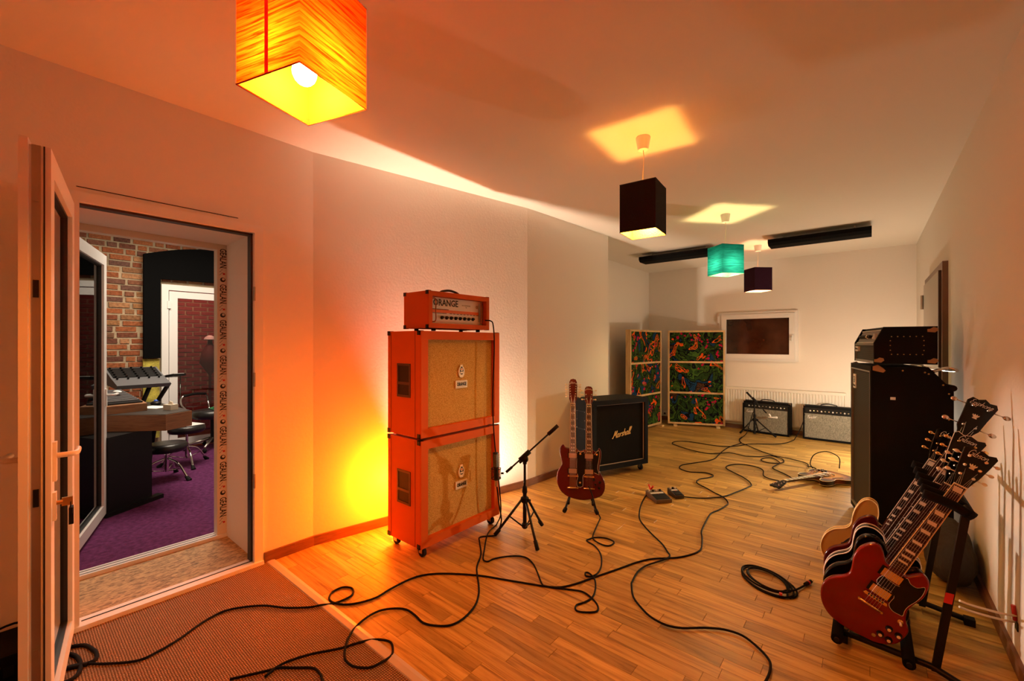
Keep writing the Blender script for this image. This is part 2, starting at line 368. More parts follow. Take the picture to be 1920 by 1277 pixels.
GL = {'a': (1.0, [[(.7, .9), (.4, 1), (.1, .75), (0, .4), (.15, .05), (.4, .05), (.65, .4), (.7, .9), (.7, .2), (.85, 0), (1, .15)]]),
 'r': (.75, [[(0, .8), (.1, 1), (.15, .6), (.15, 0)], [(.15, .5), (.4, .95), (.65, .9)]]), 's': (.75, [[(.6, .85), (.35, 1), (.1, .8), (.3, .55), (.55, .3), (.4, .02), (.05, .1)]]),
 'h': (.98, [[(.05, 2), (.05, 1), (.05, 0)], [(.05, .5), (.3, .95), (.6, .9), (.65, .5), (.65, .15), (.8, 0), (.95, .15)]]), 'l': (.45, [[(.05, .9), (.25, 1.8), (.15, 2.1), (.03, 1.7), (.05, .3), (.2, 0), (.42, .2)]]),
 'M': (1.55, [[(-.3, .15), (0, .05), (.2, .9), (.38, 2), (.6, .6), (1.05, 2), (1.1, .7), (1.3, 0), (1.55, .2)]]), 'F': (1.0, [[(.15, 0), (.35, .8), (.45, 1.9)], [(-.2, 1.6), (.4, 2), (1.3, 2)], [(.1, 1.05), (.8, 1.1)]]),
 'e': (.75, [[(.05, .5), (.5, .6), (.55, .85), (.3, 1), (.08, .7), (.05, .3), (.3, 0), (.7, .2)]]), 'n': (.95, [[(0, .9), (.08, .6), (.08, 0)], [(.08, .5), (.35, .95), (.6, .85), (.62, .2), (.75, 0), (.9, .15)]]),
 'd': (1.0, [[(.7, .9), (.4, 1), (.1, .75), (0, .4), (.15, .05), (.4, .05), (.65, .4), (.72, 2), (.7, .2), (.85, 0), (1, .15)]]), 'G': (1.15, [[(.9, 1.6), (.6, 2), (.1, 1.6), (0, .8), (.3, .05), (.8, .2), (.9, .9), (.5, .9)]]),
 'i': (.42, [[(.05, 1), (.05, .15), (.2, 0), (.4, .15)], [(.05, 1.4), (.08, 1.5)]]), 'b': (.8, [[(.05, 2), (.05, .1), (.4, 0), (.65, .4), (.5, .9), (.1, .7)]]), 'o': (.85, [[(.4, 1), (.1, .8), (.05, .3), (.4, 0), (.7, .3), (.65, .8), (.4, 1)]]),
 'E': (1.0, [[(.8, 1.7), (.5, 2), (.15, 1.7), (.4, 1.15), (.6, 1.1), (.15, .9), (.05, .3), (.4, 0), (.9, .25)]]), 'p': (.85, [[(.05, 1), (.05, -.8)], [(.05, .7), (.4, 1), (.7, .6), (.4, .05), (.08, .2)]])}
def script(name, body, width, m, parent, loc, rise=.12, thick=.1, slant=.35, depth=.002):
    """handwritten lettering from round strokes, in the local x-z plane"""
    adv = sum(GL[c][0] for c in body); k = width/adv; x = -adv/2; mb = MB()
    for c in body:
        for st in GL[c][1]:
            pts = [(x+a+slant*b, b) for a, b in st]
            pts = smooth_open([Vector((a*k, 0, (b+rise*a)*k)) for a, b in pts], 4); mb.tube(pts, thick*k, 5)
        x += GL[c][0]
    for v in mb.bm.verts: v.co.y *= depth/(thick*k)
    return mb.build(name, m, parent, loc)
def smooth_closed(pts, k=4):
    n = len(pts); out = []
    for i in range(n):
        p0, p1, p2, p3 = [Vector(pts[(i+j-1) % n]) for j in range(4)]
        for t in range(k):
            u = t/k; out.append(tuple(.5*((2*p1)+(p2-p0)*u+(2*p0-5*p1+4*p2-p3)*u*u+(3*p1-p0-3*p2+p3)*u**3)))
    return out
def smooth_open(pts, k=5):
    P = [Vector(p) for p in pts]; P = [P[0]*2-P[1]]+P+[P[-1]*2-P[-2]]; out = []
    for i in range(1, len(P)-2):
        p0, p1, p2, p3 = P[i-1:i+3]
        for t in range(k):
            u = t/k; out.append(.5*((2*p1)+(p2-p0)*u+(2*p0-5*p1+4*p2-p3)*u*u+(3*p1-p0-3*p2+p3)*u**3))
    out.append(P[-2]); return out

# ------------------------------------------------------------------ room shell
XL, XR, YB, YF = -3.025, .506, 7.99, -1.6
A_ = (-3.025, 1.42); B_ = (-2.626, 3.385); C_ = (-2.53, 4.93); XA = -3.24
def wallx(y):
    if y < A_[1]: return XL
    if y < B_[1]: return A_[0]+(B_[0]-A_[0])*(y-A_[1])/(B_[1]-A_[1])
    if y < C_[1]: return B_[0]+(C_[0]-B_[0])*(y-B_[1])/(C_[1]-B_[1])
    return XA
floor = struct('floor', MB().prism([(XL, 1.10), (XL, A_[1]), B_, C_, (XA, C_[1]), (XA, YB), (XR, YB), (XR, 1.10)], -.12, -.012), M_grout)
unit = MB().box(0, 1, 0, 1, -.012, 0); bmesh.ops.bevel(unit.bm, geom=[e for e in unit.bm.edges if e.verts[0].co.z > -.001 and e.verts[1].co.z > -.001], offset=.0016, segments=1, affect='EDGES')
unit = unit.mesh('floor_board', M_board)
rows = []; y = 1.165; bw = .0725; gap = .0012
boards = []
ri = 0
while y+bw < YB+.001:
    xs = wallx(y+bw/2)+.004; x = xs; first = True; stag = (ri % 3)*.16+random.uniform(0, .12)
    while x < XR-.01:
        L = random.uniform(.42, .62) if not first else .15+stag
        first = False; x1 = min(x+L, XR-.003)
        if XR-x1 < .12: x1 = XR-.003
        boards.append((x, x1, y)); x = x1+gap
    y += bw; ri += 1
def shows(b):
    cx_, cy_ = (b[0]+b[1])/2, b[2]; Z = .6409*(-cx_)+.7676*cy_; X = .7676*cx_+.6409*cy_
    if Z < .3 or abs(X/Z) > 1.22 or 1.432/Z > .83: return 99
    return Z*Z/(b[1]-b[0])
boards.sort(key=shows)
for x0, x1, y0 in boards[:296]:
    o = link('floor_board', unit, floor, (x0, y0, 0)); o.scale = (x1-x0, bw-gap, 1)
fb = MB()
for x0, x1, y0 in boards[296:]: fb.box(x0, x1, y0, y0+bw-gap, -.012, 0)
o = fb.build('far_floor_boards', M_boardi, floor); o['kind'] = 'stuff'

# near floor: woven mat field and trim strip
struct('floor_carpet', MB().box(XL, XR, YF, 1.108, -.12, .006), M_sisal)
struct('trim_1', MB().prism([(1.105, 0), (1.113, .009), (1.14, .011), (1.158, .007), (1.165, 0)], XL, XR, 'x'), M_pale)
MB().box(XL, XL+.0025, .24, .95, 2.213, 2.217).build('wall_seam', M_seal)['kind'] = 'structure'  # thin black strip standing in for the dark seam above the door
struct('ceiling', MB().box(-3.9, XR+.1, YF-.1, YB+.1, H, H+.12), M_ceil)
struct('wall_back', MB().box(XA-.1, XR+.1, YB, YB+.12, 0, H), M_wall)
struct('wall_right', MB().box(XR, XR+.12, YF-.1, YB, 0, H), M_wall)
struct('wall_front', MB().box(-3.9, XR, YF-.12, YF, 0, H), M_wall)
# left wall: thick wall with the door hole, then two canted runs, a return and the recess
OY0, OY1, OZ = .20, 1.09, 2.19
lw = MB(); lw.box(-3.74, XL, YF, OY0, 0, H); lw.box(-3.74, XL, OY1, A_[1], 0, H); lw.box(-3.74, XL, OY0, OY1, OZ, H)
struct('wall_left', lw, M_wall)
struct('wall_left', MB().prism([A_, B_, C_, (-3.74, C_[1]), (-3.74, A_[1])][::-1], 0, H), M_wall)
struct('wall_left', MB().box(XA-.12, XA, C_[1], YB, 0, H), M_wall)
def baseb(name, p, q, h=.068, t=.016):
    a = Vector((p[0], p[1])); b = Vector((q[0], q[1])); d = (b-a).normalized(); n = Vector((d.y, -d.x))*t
    mb = MB(); mb.prism([tuple(a), tuple(b), tuple(b+n), tuple(a+n)], 0, h)
    return struct(name, mb, M_base)
baseb('baseboard_left', (XL, OY1+.01), A_); baseb('baseboard_left', A_, B_); baseb('baseboard_left', B_, C_)
baseb('baseboard_left', (XA, C_[1]), (XA, YB)); baseb('baseboard_left', (XL, YF), (XL, OY0-.01))
baseb('baseboard_right', (XR, 5.0), (XR, YF)); baseb('baseboard_back', (XA, YB), (XR, YB))

# ------------------------------------------------------------------ doorway to the control room
d1 = MB()
for y0, y1, z0, z1 in ((OY0, OY0+.05, 0, OZ), (OY1-.05, OY1, 0, OZ), (OY0+.05, OY1-.05, OZ-.05, OZ)): d1.box(XL-.07, XL+.012, y0, y1, z0, z1)
d1.bevel(.004); door1 = struct('door_1', d1, M_white)
MB().box(XL-.075, XL-.02, OY1-.062, OY1-.051, .03, OZ-.05).build('rubber_seal', M_seal, door1)
MB().box(XL-.075, XL-.02, OY0+.05, OY1-.05, OZ-.062, OZ-.051).build('rubber_seal', M_seal, door1)
for z in (.55, 1.2, 1.75): MB().box(XL-.002, XL+.016, OY1-.054, OY1-.046, z-.045, z+.045).build('lock_keep', M_steel, door1)
MB().box(XL-.07, XL+.03, OY0, OY1, 0, .028).bevel(.003).build('threshold', M_white, door1)
MB().box(XL-.03, XL-.024, OY0+.06, OY1-.06, .028, .031).build('threshold_groove', M_seal, door1)
MB().box(-3.66, XL-.07, OY0, OY1, -.02, .004).build('chipboard_sill', M_osb, door1)
MB().box(-3.655, XL-.07, OY1-.016, OY1-.001, .004, OZ-.001).build('reveal_lining', M_wall, door1)
MB().box(-3.655, XL-.07, OY0, OY1-.016, OZ-.03, OZ-.001).build('reveal_lining', M_wall, door1)
sp = MB()
for (y0, y1, z0, z1) in ((-.10, .002, .95, 1.12), (-.09, .0, 1.9, 2.12)):
    sp.prism([(-3.60, z0+.03), (-3.28, z0), (-3.12, z0+.02), (-3.12, z1-.03), (-3.35, z1), (-3.6, z1-.07)], OY1-.0175, OY1-.0160, 'y')
sp.build('plaster_patch', M_ceil, door1)
# inner frame with taped profile
XI = -3.735
d2 = MB()
for y0, y1, z0, z1 in ((OY0, OY0+.06, 0, OZ), (OY1-.075, OY1-.005, 0, OZ), (OY0+.06, OY1-.075, OZ-.07, OZ)): d2.box(XI, XI+.075, y0, y1, z0, z1)
d2.bevel(.004); door2 = struct('door_2', d2, M_cream)
MB().box(XI, XI+.09, OY0, OY1, 0, .028).bevel(.003).build('threshold', M_white, door2)
for i, x in enumerate((-.02, .02)): MB().box(XI+.045+x, XI+.049+x, OY0+.06, OY1-.08, .028, .030).build('threshold_groove', M_seal, door2)
for i in range(8):
    z = .17+i*.262; yc = OY1-.040
    text('tape_lettering', 'GEALAN', .058, M_ink, door2, (XI+.0762, yc, z+.055), (PI/2, PI/2, PI/2) if False else (0, PI/2, 0), 0, .0004, width=.14, bold=.0008)
    MB().lathe([(.017, 0), (.017, .0006)], (XI+.0755, yc, z-.040+.21-.01), (1, 0, 0), 16).build('tape_logo', M_ink, door2) if z < 1.85 else None
    MB().lathe([(.009, 0), (.009, .0009)], (XI+.0757, yc+.003, z-.040+.21-.006), (1, 0, 0), 12).build('tape_logo_eye', M_cream, door2) if z < 1.85 else None
    tm = MB()
    for k in range(6):
        zz = z-.07+k*.012; tm.prism([(OY1-.062+.01*(k % 2), zz), (OY1-.05+.01*(k % 2), zz+.006), (OY1-.05+.01*(k % 2), zz+.009), (OY1-.062+.01*(k % 2), zz+.003)], XI+.0752, XI+.0757, 'x')
    tm.build('tape_dashes', M_ink, door2)
    MB().box(XI+.0752, XI+.0758, OY1-.040, OY1-.026, z-.065, z-.052).build('tape_square', M_redink, door2)

def lever(parent, m, x, y, z, d, ydir):
    """lever handle: rose plate at (x,y,z), bar runs along d in x, sticks out in ydir"""
    h = MB(); h.box(x-.014, x+.014, min(y, y+ydir*.010), max(y, y+ydir*.010), z-.09, z+.05); h.bevel(.003)
    o = h.build('handle_plate', m, parent)
    MB().tube(smooth_open([(x, y+ydir*.008, z), (x, y+ydir*.045, z), (x+d*.02, y+ydir*.058, z), (x+d*.07, y+ydir*.058, z), (x+d*.125, y+ydir*.055, z-.004)]), .0095, 10).build('lever', m, o)
    return o
def leaf(parent, hinge, free, zt, m, stile=.085, th=.062, lip=True, hand=None, zb=.035):
    """glazed door leaf between two plan points, lever side at 'free'"""
    h = Vector((hinge[0], hinge[1], 0)); f = Vector((free[0], free[1], 0)); L = (f-h).length; ang = math.atan2(f.y-h.y, f.x-h.x)
    root = bpy.data.objects.new('leaf', None); COL.objects.link(root); root.parent = parent; root.location = h; root.rotation_euler = (0, 0, ang)
    s_ = MB()
    for x0, x1, z0, z1 in ((0, stile, zb, zt), (L-stile, L, zb, zt), (stile, L-stile, zb, zb+stile), (stile, L-stile, zt-stile, zt)):
        s_.box(x0, x1, 0, th, z0, z1)
    s_.bevel(.004); s_.build('leaf_frame', m, root)
    g = MB()
    e = .012
    for x0, x1, z0, z1 in ((stile, stile+e, zb+stile, zt-stile), (L-stile-e, L-stile, zb+stile, zt-stile), (stile, L-stile, zb+stile, zb+stile+e), (stile, L-stile, zt-stile-e, zt-stile)):
        g.box(x0, x1, th*.25, th*.75, z0, z1)
    g.build('glazing_bead', M_seal, root)
    MB().box(stile+e, L-stile-e, th*.48, th*.56, zb+stile+e, zt-stile-e).build('glass_pane', M_glass, root)
    if lip:
        l = MB()
        for x0, x1, z0, z1 in ((-.0, .018, zb, zt+.018), (L, L+.020, zb, zt+.018), (0.018, L, zt, zt+.018)): l.box(x0, x1, -.012, .010, z0, z1)
        l.build('overlap_lip', m, root)
        MB().box(L-.002, L+.004, .016, .038, zb, zt).build('lock_strip', M_steel, root)
        for z in (.35, .62, .90, 1.25, 1.62, 1.95): MB().box(L+.003, L+.009, .020, .034, z-.03, z+.03).build('lock_bolt', M_black if z in (.9, 1.62) else M_steel, root)
        MB().box(L-.002, L+.003, .044, .048, zb, zt).build('edge_groove', M_seal, root)
    return root, L, th
rt, L, th = leaf(door1, (-2.985, .168), (-2.204, .051), 2.115, M_white)
lever(rt, M_cream, L-.045, th, 1.03, -1, 1); lever(rt, M_cream, L-.045, 0, 1.03, -1, -1)
kp = MB().box(L-.058, L-.030, th, th+.009, .80, .90).bevel(.002).build('lock_plate', M_cream, rt)
kk = MB(); kk.cyl((L-.044, th, .86), (L-.044, th+.025, .86), .008); kk.box(L-.047, L-.041, th+.022, th+.05, .845, .875)
kk.build('key', M_stud, rt)
rg = MB().tube([(L-.044+.012*math.cos(a), th+.045, .845+.012*math.sin(a)) for a in [i*PI/6 for i in range(13)]], .0014, 6, False); rg.box(L-.050, L-.036, th+.04, th+.052, .775, .835); rg.box(L-.062, L-.026, th+.041, th+.051, .815, .838)
rg.build('key_fob', M_rub, rt)
rt2, L2, th2 = leaf(door2, (-3.82, .262), (-4.82, .558), 2.15, M_white, lip=False)
lever(rt2, M_white, L2-.045, 0, 1.01, 1, -1); lever(rt2, M_white, L2-.045, th2, 1.01, -1, 1)

# ------------------------------------------------------------------ control room beyond the door
BX = -7.2
struct('floor_control_room', MB().box(BX, -3.735, -1.6, 4.2, -.12, 0), M_purple)
struct('ceiling_control_room', MB().box(-9.6, -3.74, -1.6, 4.2, 2.95, 3.05), M_ceil)
struct('wall_control_room_left', MB().box(BX, -3.74, -1.7, -1.6, 0, 2.95), M_wall)
struct('wall_control_room_right', MB().box(BX, -3.74, 4.2, 4.3, 0, 2.95), M_wall)
M_mortar = mat('sandy_mortar', (.36, .27, .17), .95, bump=(60, .6), var=(8, .3))
def brick_build(nt, b, tc):
    N = nt.nodes; L = nt.links
    oi = N.new('ShaderNodeObjectInfo'); gi = N.new('ShaderNodeNewGeometry'); ad = N.new('ShaderNodeMath'); ad.operation = 'ADD'
    L.new(oi.outputs['Random'], ad.inputs[0]); L.new(gi.outputs['Random Per Island'], ad.inputs[1]); fr = N.new('ShaderNodeMath'); fr.operation = 'FRACT'; L.new(ad.outputs[0], fr.inputs[0])
    r = N.new('ShaderNodeValToRGB'); els = r.color_ramp.elements; els[0].color = (.10, .055, .045, 1); els[1].color = (.48, .24, .12, 1)
    for p, c in ((.2, (.30, .09, .04)), (.5, (.40, .14, .055)), (.7, (.16, .08, .06)), (.8, (.36, .17, .07))): e = els.new(p); e.color = (*c, 1)
    L.new(fr.outputs[0], r.inputs['Fac'])
    n = N.new('ShaderNodeTexNoise'); n.inputs['Scale'].default_value = 35; n.inputs['Detail'].default_value = 5; L.new(gi.outputs['Position'], n.inputs['Vector'])
    mx = N.new('ShaderNodeMix'); mx.data_type = 'RGBA'; mx.blend_type = 'MULTIPLY'; mx.inputs[0].default_value = .7; L.new(r.outputs['Color'], mx.inputs[6]); 
    rr = N.new('ShaderNodeValToRGB'); rr.color_ramp.elements[0].position = .3; rr.color_ramp.elements[0].color = (.4, .4, .4, 1); rr.color_ramp.elements[1].position = .65; rr.color_ramp.elements[1].color = (1.0, 1, 1, 1)
    L.new(n.outputs['Fac'], rr.inputs['Fac']); L.new(rr.outputs['Color'], mx.inputs[7]); L.new(mx.outputs[2], b.inputs['Base Color'])
    bp = N.new('ShaderNodeBump'); bp.inputs['Strength'].default_value = .8; bp.inputs['Distance'].default_value = .01; L.new(n.outputs['Fac'], bp.inputs['Height']); L.new(bp.outputs['Normal'], b.inputs['Normal'])
M_brick = mat('old_brick', rough=.9, build=brick_build, spec=.1)
M_redbrick = mat('red_painted_brick', (.30, .03, .03), .45, var=(14, .4), bump=(40, .4))
DY0, DY1, DZ = 1.36, 2.36, 2.22            # rear glazed door opening
bw_ = MB(); bw_.box(BX-.25, BX-.012, -1.6, DY0, 0, 2.95); bw_.box(BX-.25, BX-.012, DY1, 4.2, 0, 2.95); bw_.box(BX-.25, BX-.012, DY0, DY1, DZ, 2.95)
brickwall = struct('wall_control_room_back', bw_, M_mortar)
def unit_brick(me_name, m):
    b = MB().box(-.014, .012, 0, 1, 0, 1); bmesh.ops.bevel(b.bm, geom=[e for e in b.bm.edges if e.verts[0].co.x > 0 and e.verts[1].co.x > 0], offset=.05, segments=1, affect='EDGES')
    for v in b.bm.verts: v.co.x = .012 if v.co.x > .005 else v.co.x
    return b.mesh(me_name, m)
ub = unit_brick('brick', M_brick); far = MB(); z = .0; r_ = 0; cnt = 0
while z < 2.93:
    y = -.3+(.06 if r_ % 2 else 0)
    while y < 3.1:
        bl = random.choice((.225, .225, .108, .18)); h = .062
        hole = (y+bl > DY0-.02 and y < DY1+.02 and z < DZ)
        if not hole:
            vis = (.45 < y < 1.35 and z > .8) or z > 2.15 and .45 < y < 2.5
            if vis and cnt < 290:
                o = link('brick', ub, brickwall, (BX-.012+random.uniform(-.006, .006), y+.005, z+.006)); o.scale = (1, bl-.012, h+random.uniform(-.004, .003)); o.rotation_euler = (random.uniform(-.02, .02), 0, 0); cnt += 1
            else: far.box(BX-.014, BX+random.uniform(-.004, .004), y+.005, y+bl-.007, z+.006, z+.006+h)
        y += bl
    z += .075; r_ += 1
o = far.build('distant_bricks', M_brick, brickwall); o['kind'] = 'stuff'
# black arched absorber above and beside the rear door, insulation below
ar = [(1.17, 1.24), (1.17, 2.58)]+[(1.17+1.45*i/12, 2.58+.16*math.sin(PI*i/12)) for i in range(1, 13)]+[(2.62, 2.30), (DY0-.02, 2.28), (DY0-.02, 1.24)]
tag(MB().prism(ar, BX+.004, BX+.06, 'x').build('sound_absorber', M_abs, None, (.03, 0, 0)), 'black cloth-covered arched absorber panel over the rear glass door', 'acoustic panel')
tag(MB().box(BX+.006, BX+.05, 1.17, DY0-.025, .2, 1.23).build('insulation_board', M_insul), 'yellow-green insulation board below the black arched panel', 'insulation')
fr = MB()
for y0, y1, z0, z1 in ((DY0, DY0+.075, 0, DZ), (DY1-.075, DY1, 0, DZ), (DY0+.075, DY1-.075, DZ-.075, DZ)): fr.box(BX-.06, BX+.03, y0, y1, z0, z1)
fr.bevel(.004); door3 = struct('door_3', fr, M_white)
lf = MB(); a0, a1 = DY0+.085, DY1-.085
for y0, y1, z0, z1 in ((a0, a0+.09, .03, DZ-.085), (a1-.09, a1, .03, DZ-.085), (a0+.09, a1-.09, .03, .14), (a0+.09, a1-.09, DZ-.175, DZ-.085)): lf.box(BX-.05, BX+.012, y0, y1, z0, z1)
lf.bevel(.004).build('leaf_frame', M_white, door3)
MB().box(BX-.03, BX-.024, a0+.09, a1-.09, .14, DZ-.175).build('glass_pane', M_glass, door3)
for z in (.3, 1.95): MB().box(BX+.01, BX+.045, DY0+.06, DY0+.10, z-.05, z+.05).build('hinge', M_white, door3)
h3 = MB().tube([(BX+.012, a1-.045, 1.08), (BX+.05, a1-.045, 1.08), (BX+.05, a1-.15, 1.08)], .009).build('lever', M_white, door3)
struct('floor_back_room', MB().box(-9.6, BX-.012, -.5, 4.2, -.12, -.002), mat('brown_wood_floor', rough=.35, build=wood_build(((.10, .035, .01), (.16, .06, .02), (.2, .08, .03)), (3, 30, 30))))
rw = struct('wall_back_room', MB().box(-9.6, -9.4, -.5, 4.2, 0, 2.95), M_mortar)
urb = unit_brick('red_brick', M_redbrick)
far = MB(); z = 0.0; r_ = 0; cnt = 0
while z < 2.9:
    y = 1.0+(.11 if r_ % 2 else 0)
    while y < 3.8:
        if cnt < 240 and .5 < z < 2.6 and 1.5 < y < 3.1:
            o = link('brick', urb, rw, (-9.4+random.uniform(-.004, .006), y, z)); o.scale = (1, .215, .064); cnt += 1
        else: far.box(-9.402, -9.388, y, y+.215, z, z+.064)
        y += .225
    z += .075; r_ += 1
o = far.build('distant_bricks', M_redbrick, rw); o['kind'] = 'stuff'
t = thing('pedestal_vase', 'dark red stand with small white lampshade seen through rear glass door', 'stand', (-8.6, 2.28, 0))
MB().lathe([(.14, 0), (.14, .03), (.02, .05), (.02, .9), (.15, 1.1), (.12, 1.30), (.04, 1.42), (.03, 1.5)]).build('stem', mat('dark_red_cloth', (.12, .01, .01), .7), t)
MB().lathe([(.09, 1.5), (.07, 1.54), (.02, 1.57)]).build('cap', M_paper, t)
t = thing('drum_hardware', 'dark metal drum stand seen through rear glass door', 'stand', (-8.5, 1.85, 0))
for i in range(3):
    a = i*2.1+.4; MB().tube([(0, 0, .3), (.25*math.cos(a), .25*math.sin(a), .01)], .008).build('leg', M_chrome, t)
MB().tube([(0, 0, .2), (0, 0, .95)], .01).build('pole', M_chrome, t); MB().lathe([(.0, .95), (.18, .94), (.0, .96)], seg=20).build('cymbal', M_steel, t)

# mixing desk
t = thing('mixing_desk', 'wood-edged desk on a black slab pedestal behind the inner door', 'desk', (-5.2, .75, 0))
def W(x, y): return (x+5.2, y-.75)
top = [W(-4.81, .939), W(-4.93, 1.15), W(-5.79, 1.085), W(-6.25, .90), W(-6.25, .2), W(-5.55, .2)]
MB().prism(top, .785, .80).build('desktop', mat('dark_desktop', (.03, .026, .022), .4), t)
MB().prism([W(-4.80, .94), W(-5.55, .19), W(-5.58, .21), W(-4.83, .955)], .655, .795).build('front_edge', M_desk, t)
MB().prism([W(-4.80, .94), W(-4.92, 1.16), W(-4.95, 1.15), W(-4.83, .95)], .655, .795).build('side_edge', M_desk, t)
MB().prism([W(-4.80, .565), W(-5.04, .887), W(-5.52, .60), W(-5.22, .25)], .03, .655).build('pedestal', M_black, t)
MB().prism([W(-4.78, .55), W(-5.03, .97), W(-5.10, .94), W(-4.86, .53)], 0, .035).build('foot', M_black, t)
t = thing('fader_console', 'small wood-cased console with rows of keys on the desk', 'console', (-5.45, .72, .80), math.radians(10))
MB().prism([(-.30, 0), (.26, 0), (.26, .07), (-.30, .16)], -.22, .12, 'y').build('case', M_desk, t)
kb = MB(); mt = Matrix.Rotation(math.atan2(-.09, .56), 4, 'Y')
kb.prism([(-.28, .160), (.22, .078), (.22, .088), (-.28, .170)], -.20, .10, 'y'); kb.build('panel', M_black, t)
kk = MB()
for i in range(9): kk.prism([(-.25+i*.05, .166-i*.0082), (-.225+i*.05, .162-i*.0082), (-.225+i*.05, .172-i*.0082), (-.25+i*.05, .176-i*.0082)], -.19, .09, 'y')
kk.build('key_rows', M_grey, t); MB().sphere((-.05, .0, .17), .028, sc=(2.2, 1, .5)).build('white_mouse', M_paper, t)
t = thing('digital_mixer', 'grey slanted mixer on a black stand by the brick wall', 'mixer', (-6.2, 1.0, .0), math.radians(8))
MB().prism([(-.24, 1.00), (.18, .95), (.20, .99), (.02, 1.06), (-.20, 1.16), (-.26, 1.14)], -.26, .20, 'y').build('case', M_grey, t)
kn = MB()
for i in range(6):
    for j in range(5): kn.cyl((-.17+i*.045, -.22+j*.09, 1.152-i*.020), (-.165+i*.045, -.22+j*.09, 1.168-i*.020), .010, seg=8)
kn.build('knobs', M_black, t)['kind'] = 'stuff'
MB().prism([(-.18, 1.155), (.02, 1.065), (.022, 1.068), (-.178, 1.158)], -.24, .18, 'y').build('panel', M_black, t)
MB().tube([(.1, .05, .98), (-.05, -.05, .55), (-.15, -.1, .02)], .022).build('stand_leg', M_black, t); MB().tube([(.1, .22, .98), (.0, .16, .8), (-.12, .1, .02)], .022).build('stand_leg', M_black, t)
ls = MB().prism([(-.10, 1.03), (.16, 1.06), (.16, 1.085), (-.10, 1.055)], .24, .36, 'y').build('side_shelf', M_black, t)
MB().prism([(-.09, 1.057), (.14, 1.084), (.14, 1.088), (-.09, 1.061)], .25, .35, 'y').build('sheets', M_paper, ls)
t = thing('trackball', 'black trackball with blue glowing ball on the desk', 'trackball', (-5.62, 1.02, .80), 0)
MB().sphere((0, 0, .018), .05, sc=(1.3, .9, .5)).build('body', M_black, t); MB().sphere((0, 0, .036), .02).build('ball', M_blue, t)
tag(MB().box(-.12, .12, -.08, .08, 0, .003).build('paper_sheet', M_paper, None, (-5.42, .97, .80), (0, 0, .5)), 'white paper sheet lying on the dark desktop', 'paper')
t = thing('card_box', 'small cream dispenser box at the corner of the desk', 'box', (-5.12, 1.04, .80), .4)
MB().box(-.05, .05, -.035, .035, 0, .05).bevel(.004).build('body', M_cream, t); MB().prism([(-.03, .05), (.03, .05), (.02, .075), (-.01, .08)], -.005, .005, 'y').build('tab', M_cream, t)
def stool(x, y, hz, rz, label, paper=False):
    t = thing('drum_throne', label, 'stool', (x, y, 0), rz, 'round stools beside the desk')
    MB().lathe([(.02, hz-.09), (.165, hz-.085), (.18, hz-.06), (.18, hz-.025), (.165, hz-.004), (.12, hz), (.0, hz)], seg=28).build('seat', M_leather, t)
    MB().cyl((0, 0, .08), (0, 0, hz-.09), .013).build('post', M_chrome, t)
    MB().cyl((0, 0, .10), (0, 0, .26), .019).build('collar', M_chrome, t)
    for k in range(3):
        a = k*2*PI/3+.3; c, s_ = math.cos(a), math.sin(a)
        lg = MB().tube(smooth_open([(.018*c, .018*s_, .22), (.14*c, .14*s_, .17), (.255*c, .255*s_, .025)]), .010).build('leg', M_chrome, t)
        MB().tube([(.018*c, .018*s_, .09), (.17*c, .17*s_, .12)], .005).build('brace', M_chrome, lg)
        MB().cyl((.23*c, .23*s_, .045), (.275*c, .275*s_, .0), .014, .024).build('rubber_foot', M_rub, lg)
    if paper: tag(MB().box(-.14, .13, -.10, .1, hz+.001, hz+.005).build('paper_stack', M_paper, None, (x, y+.02, 0), (0, 0, .3)), 'white papers lying on the farther round stool', 'paper')
    return t
stool(-5.68, 1.12, .385, .25, 'low black round stool on chrome tripod nearest the desk pedestal'); stool(-6.15, 1.40, .475, -.3, 'taller black round stool with papers on it, behind the low one', True)
t = thing('office_chair', 'black swivel chair with looped armrests and star base', 'chair', (-6.9, 1.86, 0), .5)
MB().lathe([(.1, .41), (.22, .42), (.245, .46), (.24, .52), (.1, .54), (.0, .54)], seg=28).build('seat', M_leather, t)
MB().cyl((0, 0, .12), (0, 0, .42), .026).build('post', M_black, t); MB().cyl((0, 0, .08), (0, 0, .15), .04).build('hub', M_black, t)
for k in range(5):
    a = k*2*PI/5+.2; c, s_ = math.cos(a), math.sin(a)
    lg = MB().tube([(.03*c, .03*s_, .14), (.30*c, .30*s_, .07)], .022, r_end=.013).build('leg', M_steel, t)
    MB().sphere((.30*c, .30*s_, .03), .03, sc=(1, .7, 1)).build('castor', M_rub, lg)
for sg in (-1, 1):
    lp = [(sg*.20, -.16, .50), (sg*.29, -.20, .62), (sg*.29, -.17, .72), (sg*.29, .0, .735), (sg*.29, .16, .72), (sg*.28, .19, .62), (sg*.2, .14, .50)]
    am = MB().tube(smooth_open(lp), .010).build('armrest', M_chrome, t); MB().tube(smooth_open(lp[2:5]), .017).build('arm_pad', M_rub, am)
MB().tube(smooth_open([(-.06, .06, .545), (.04, .02, .56), (.02, -.06, .55), (.1, -.08, .545)]), .010).build('headphone_bundle', mat('green_cable', (.02, .18, .06), .5), t, label='green cable bundle lying on the seat')

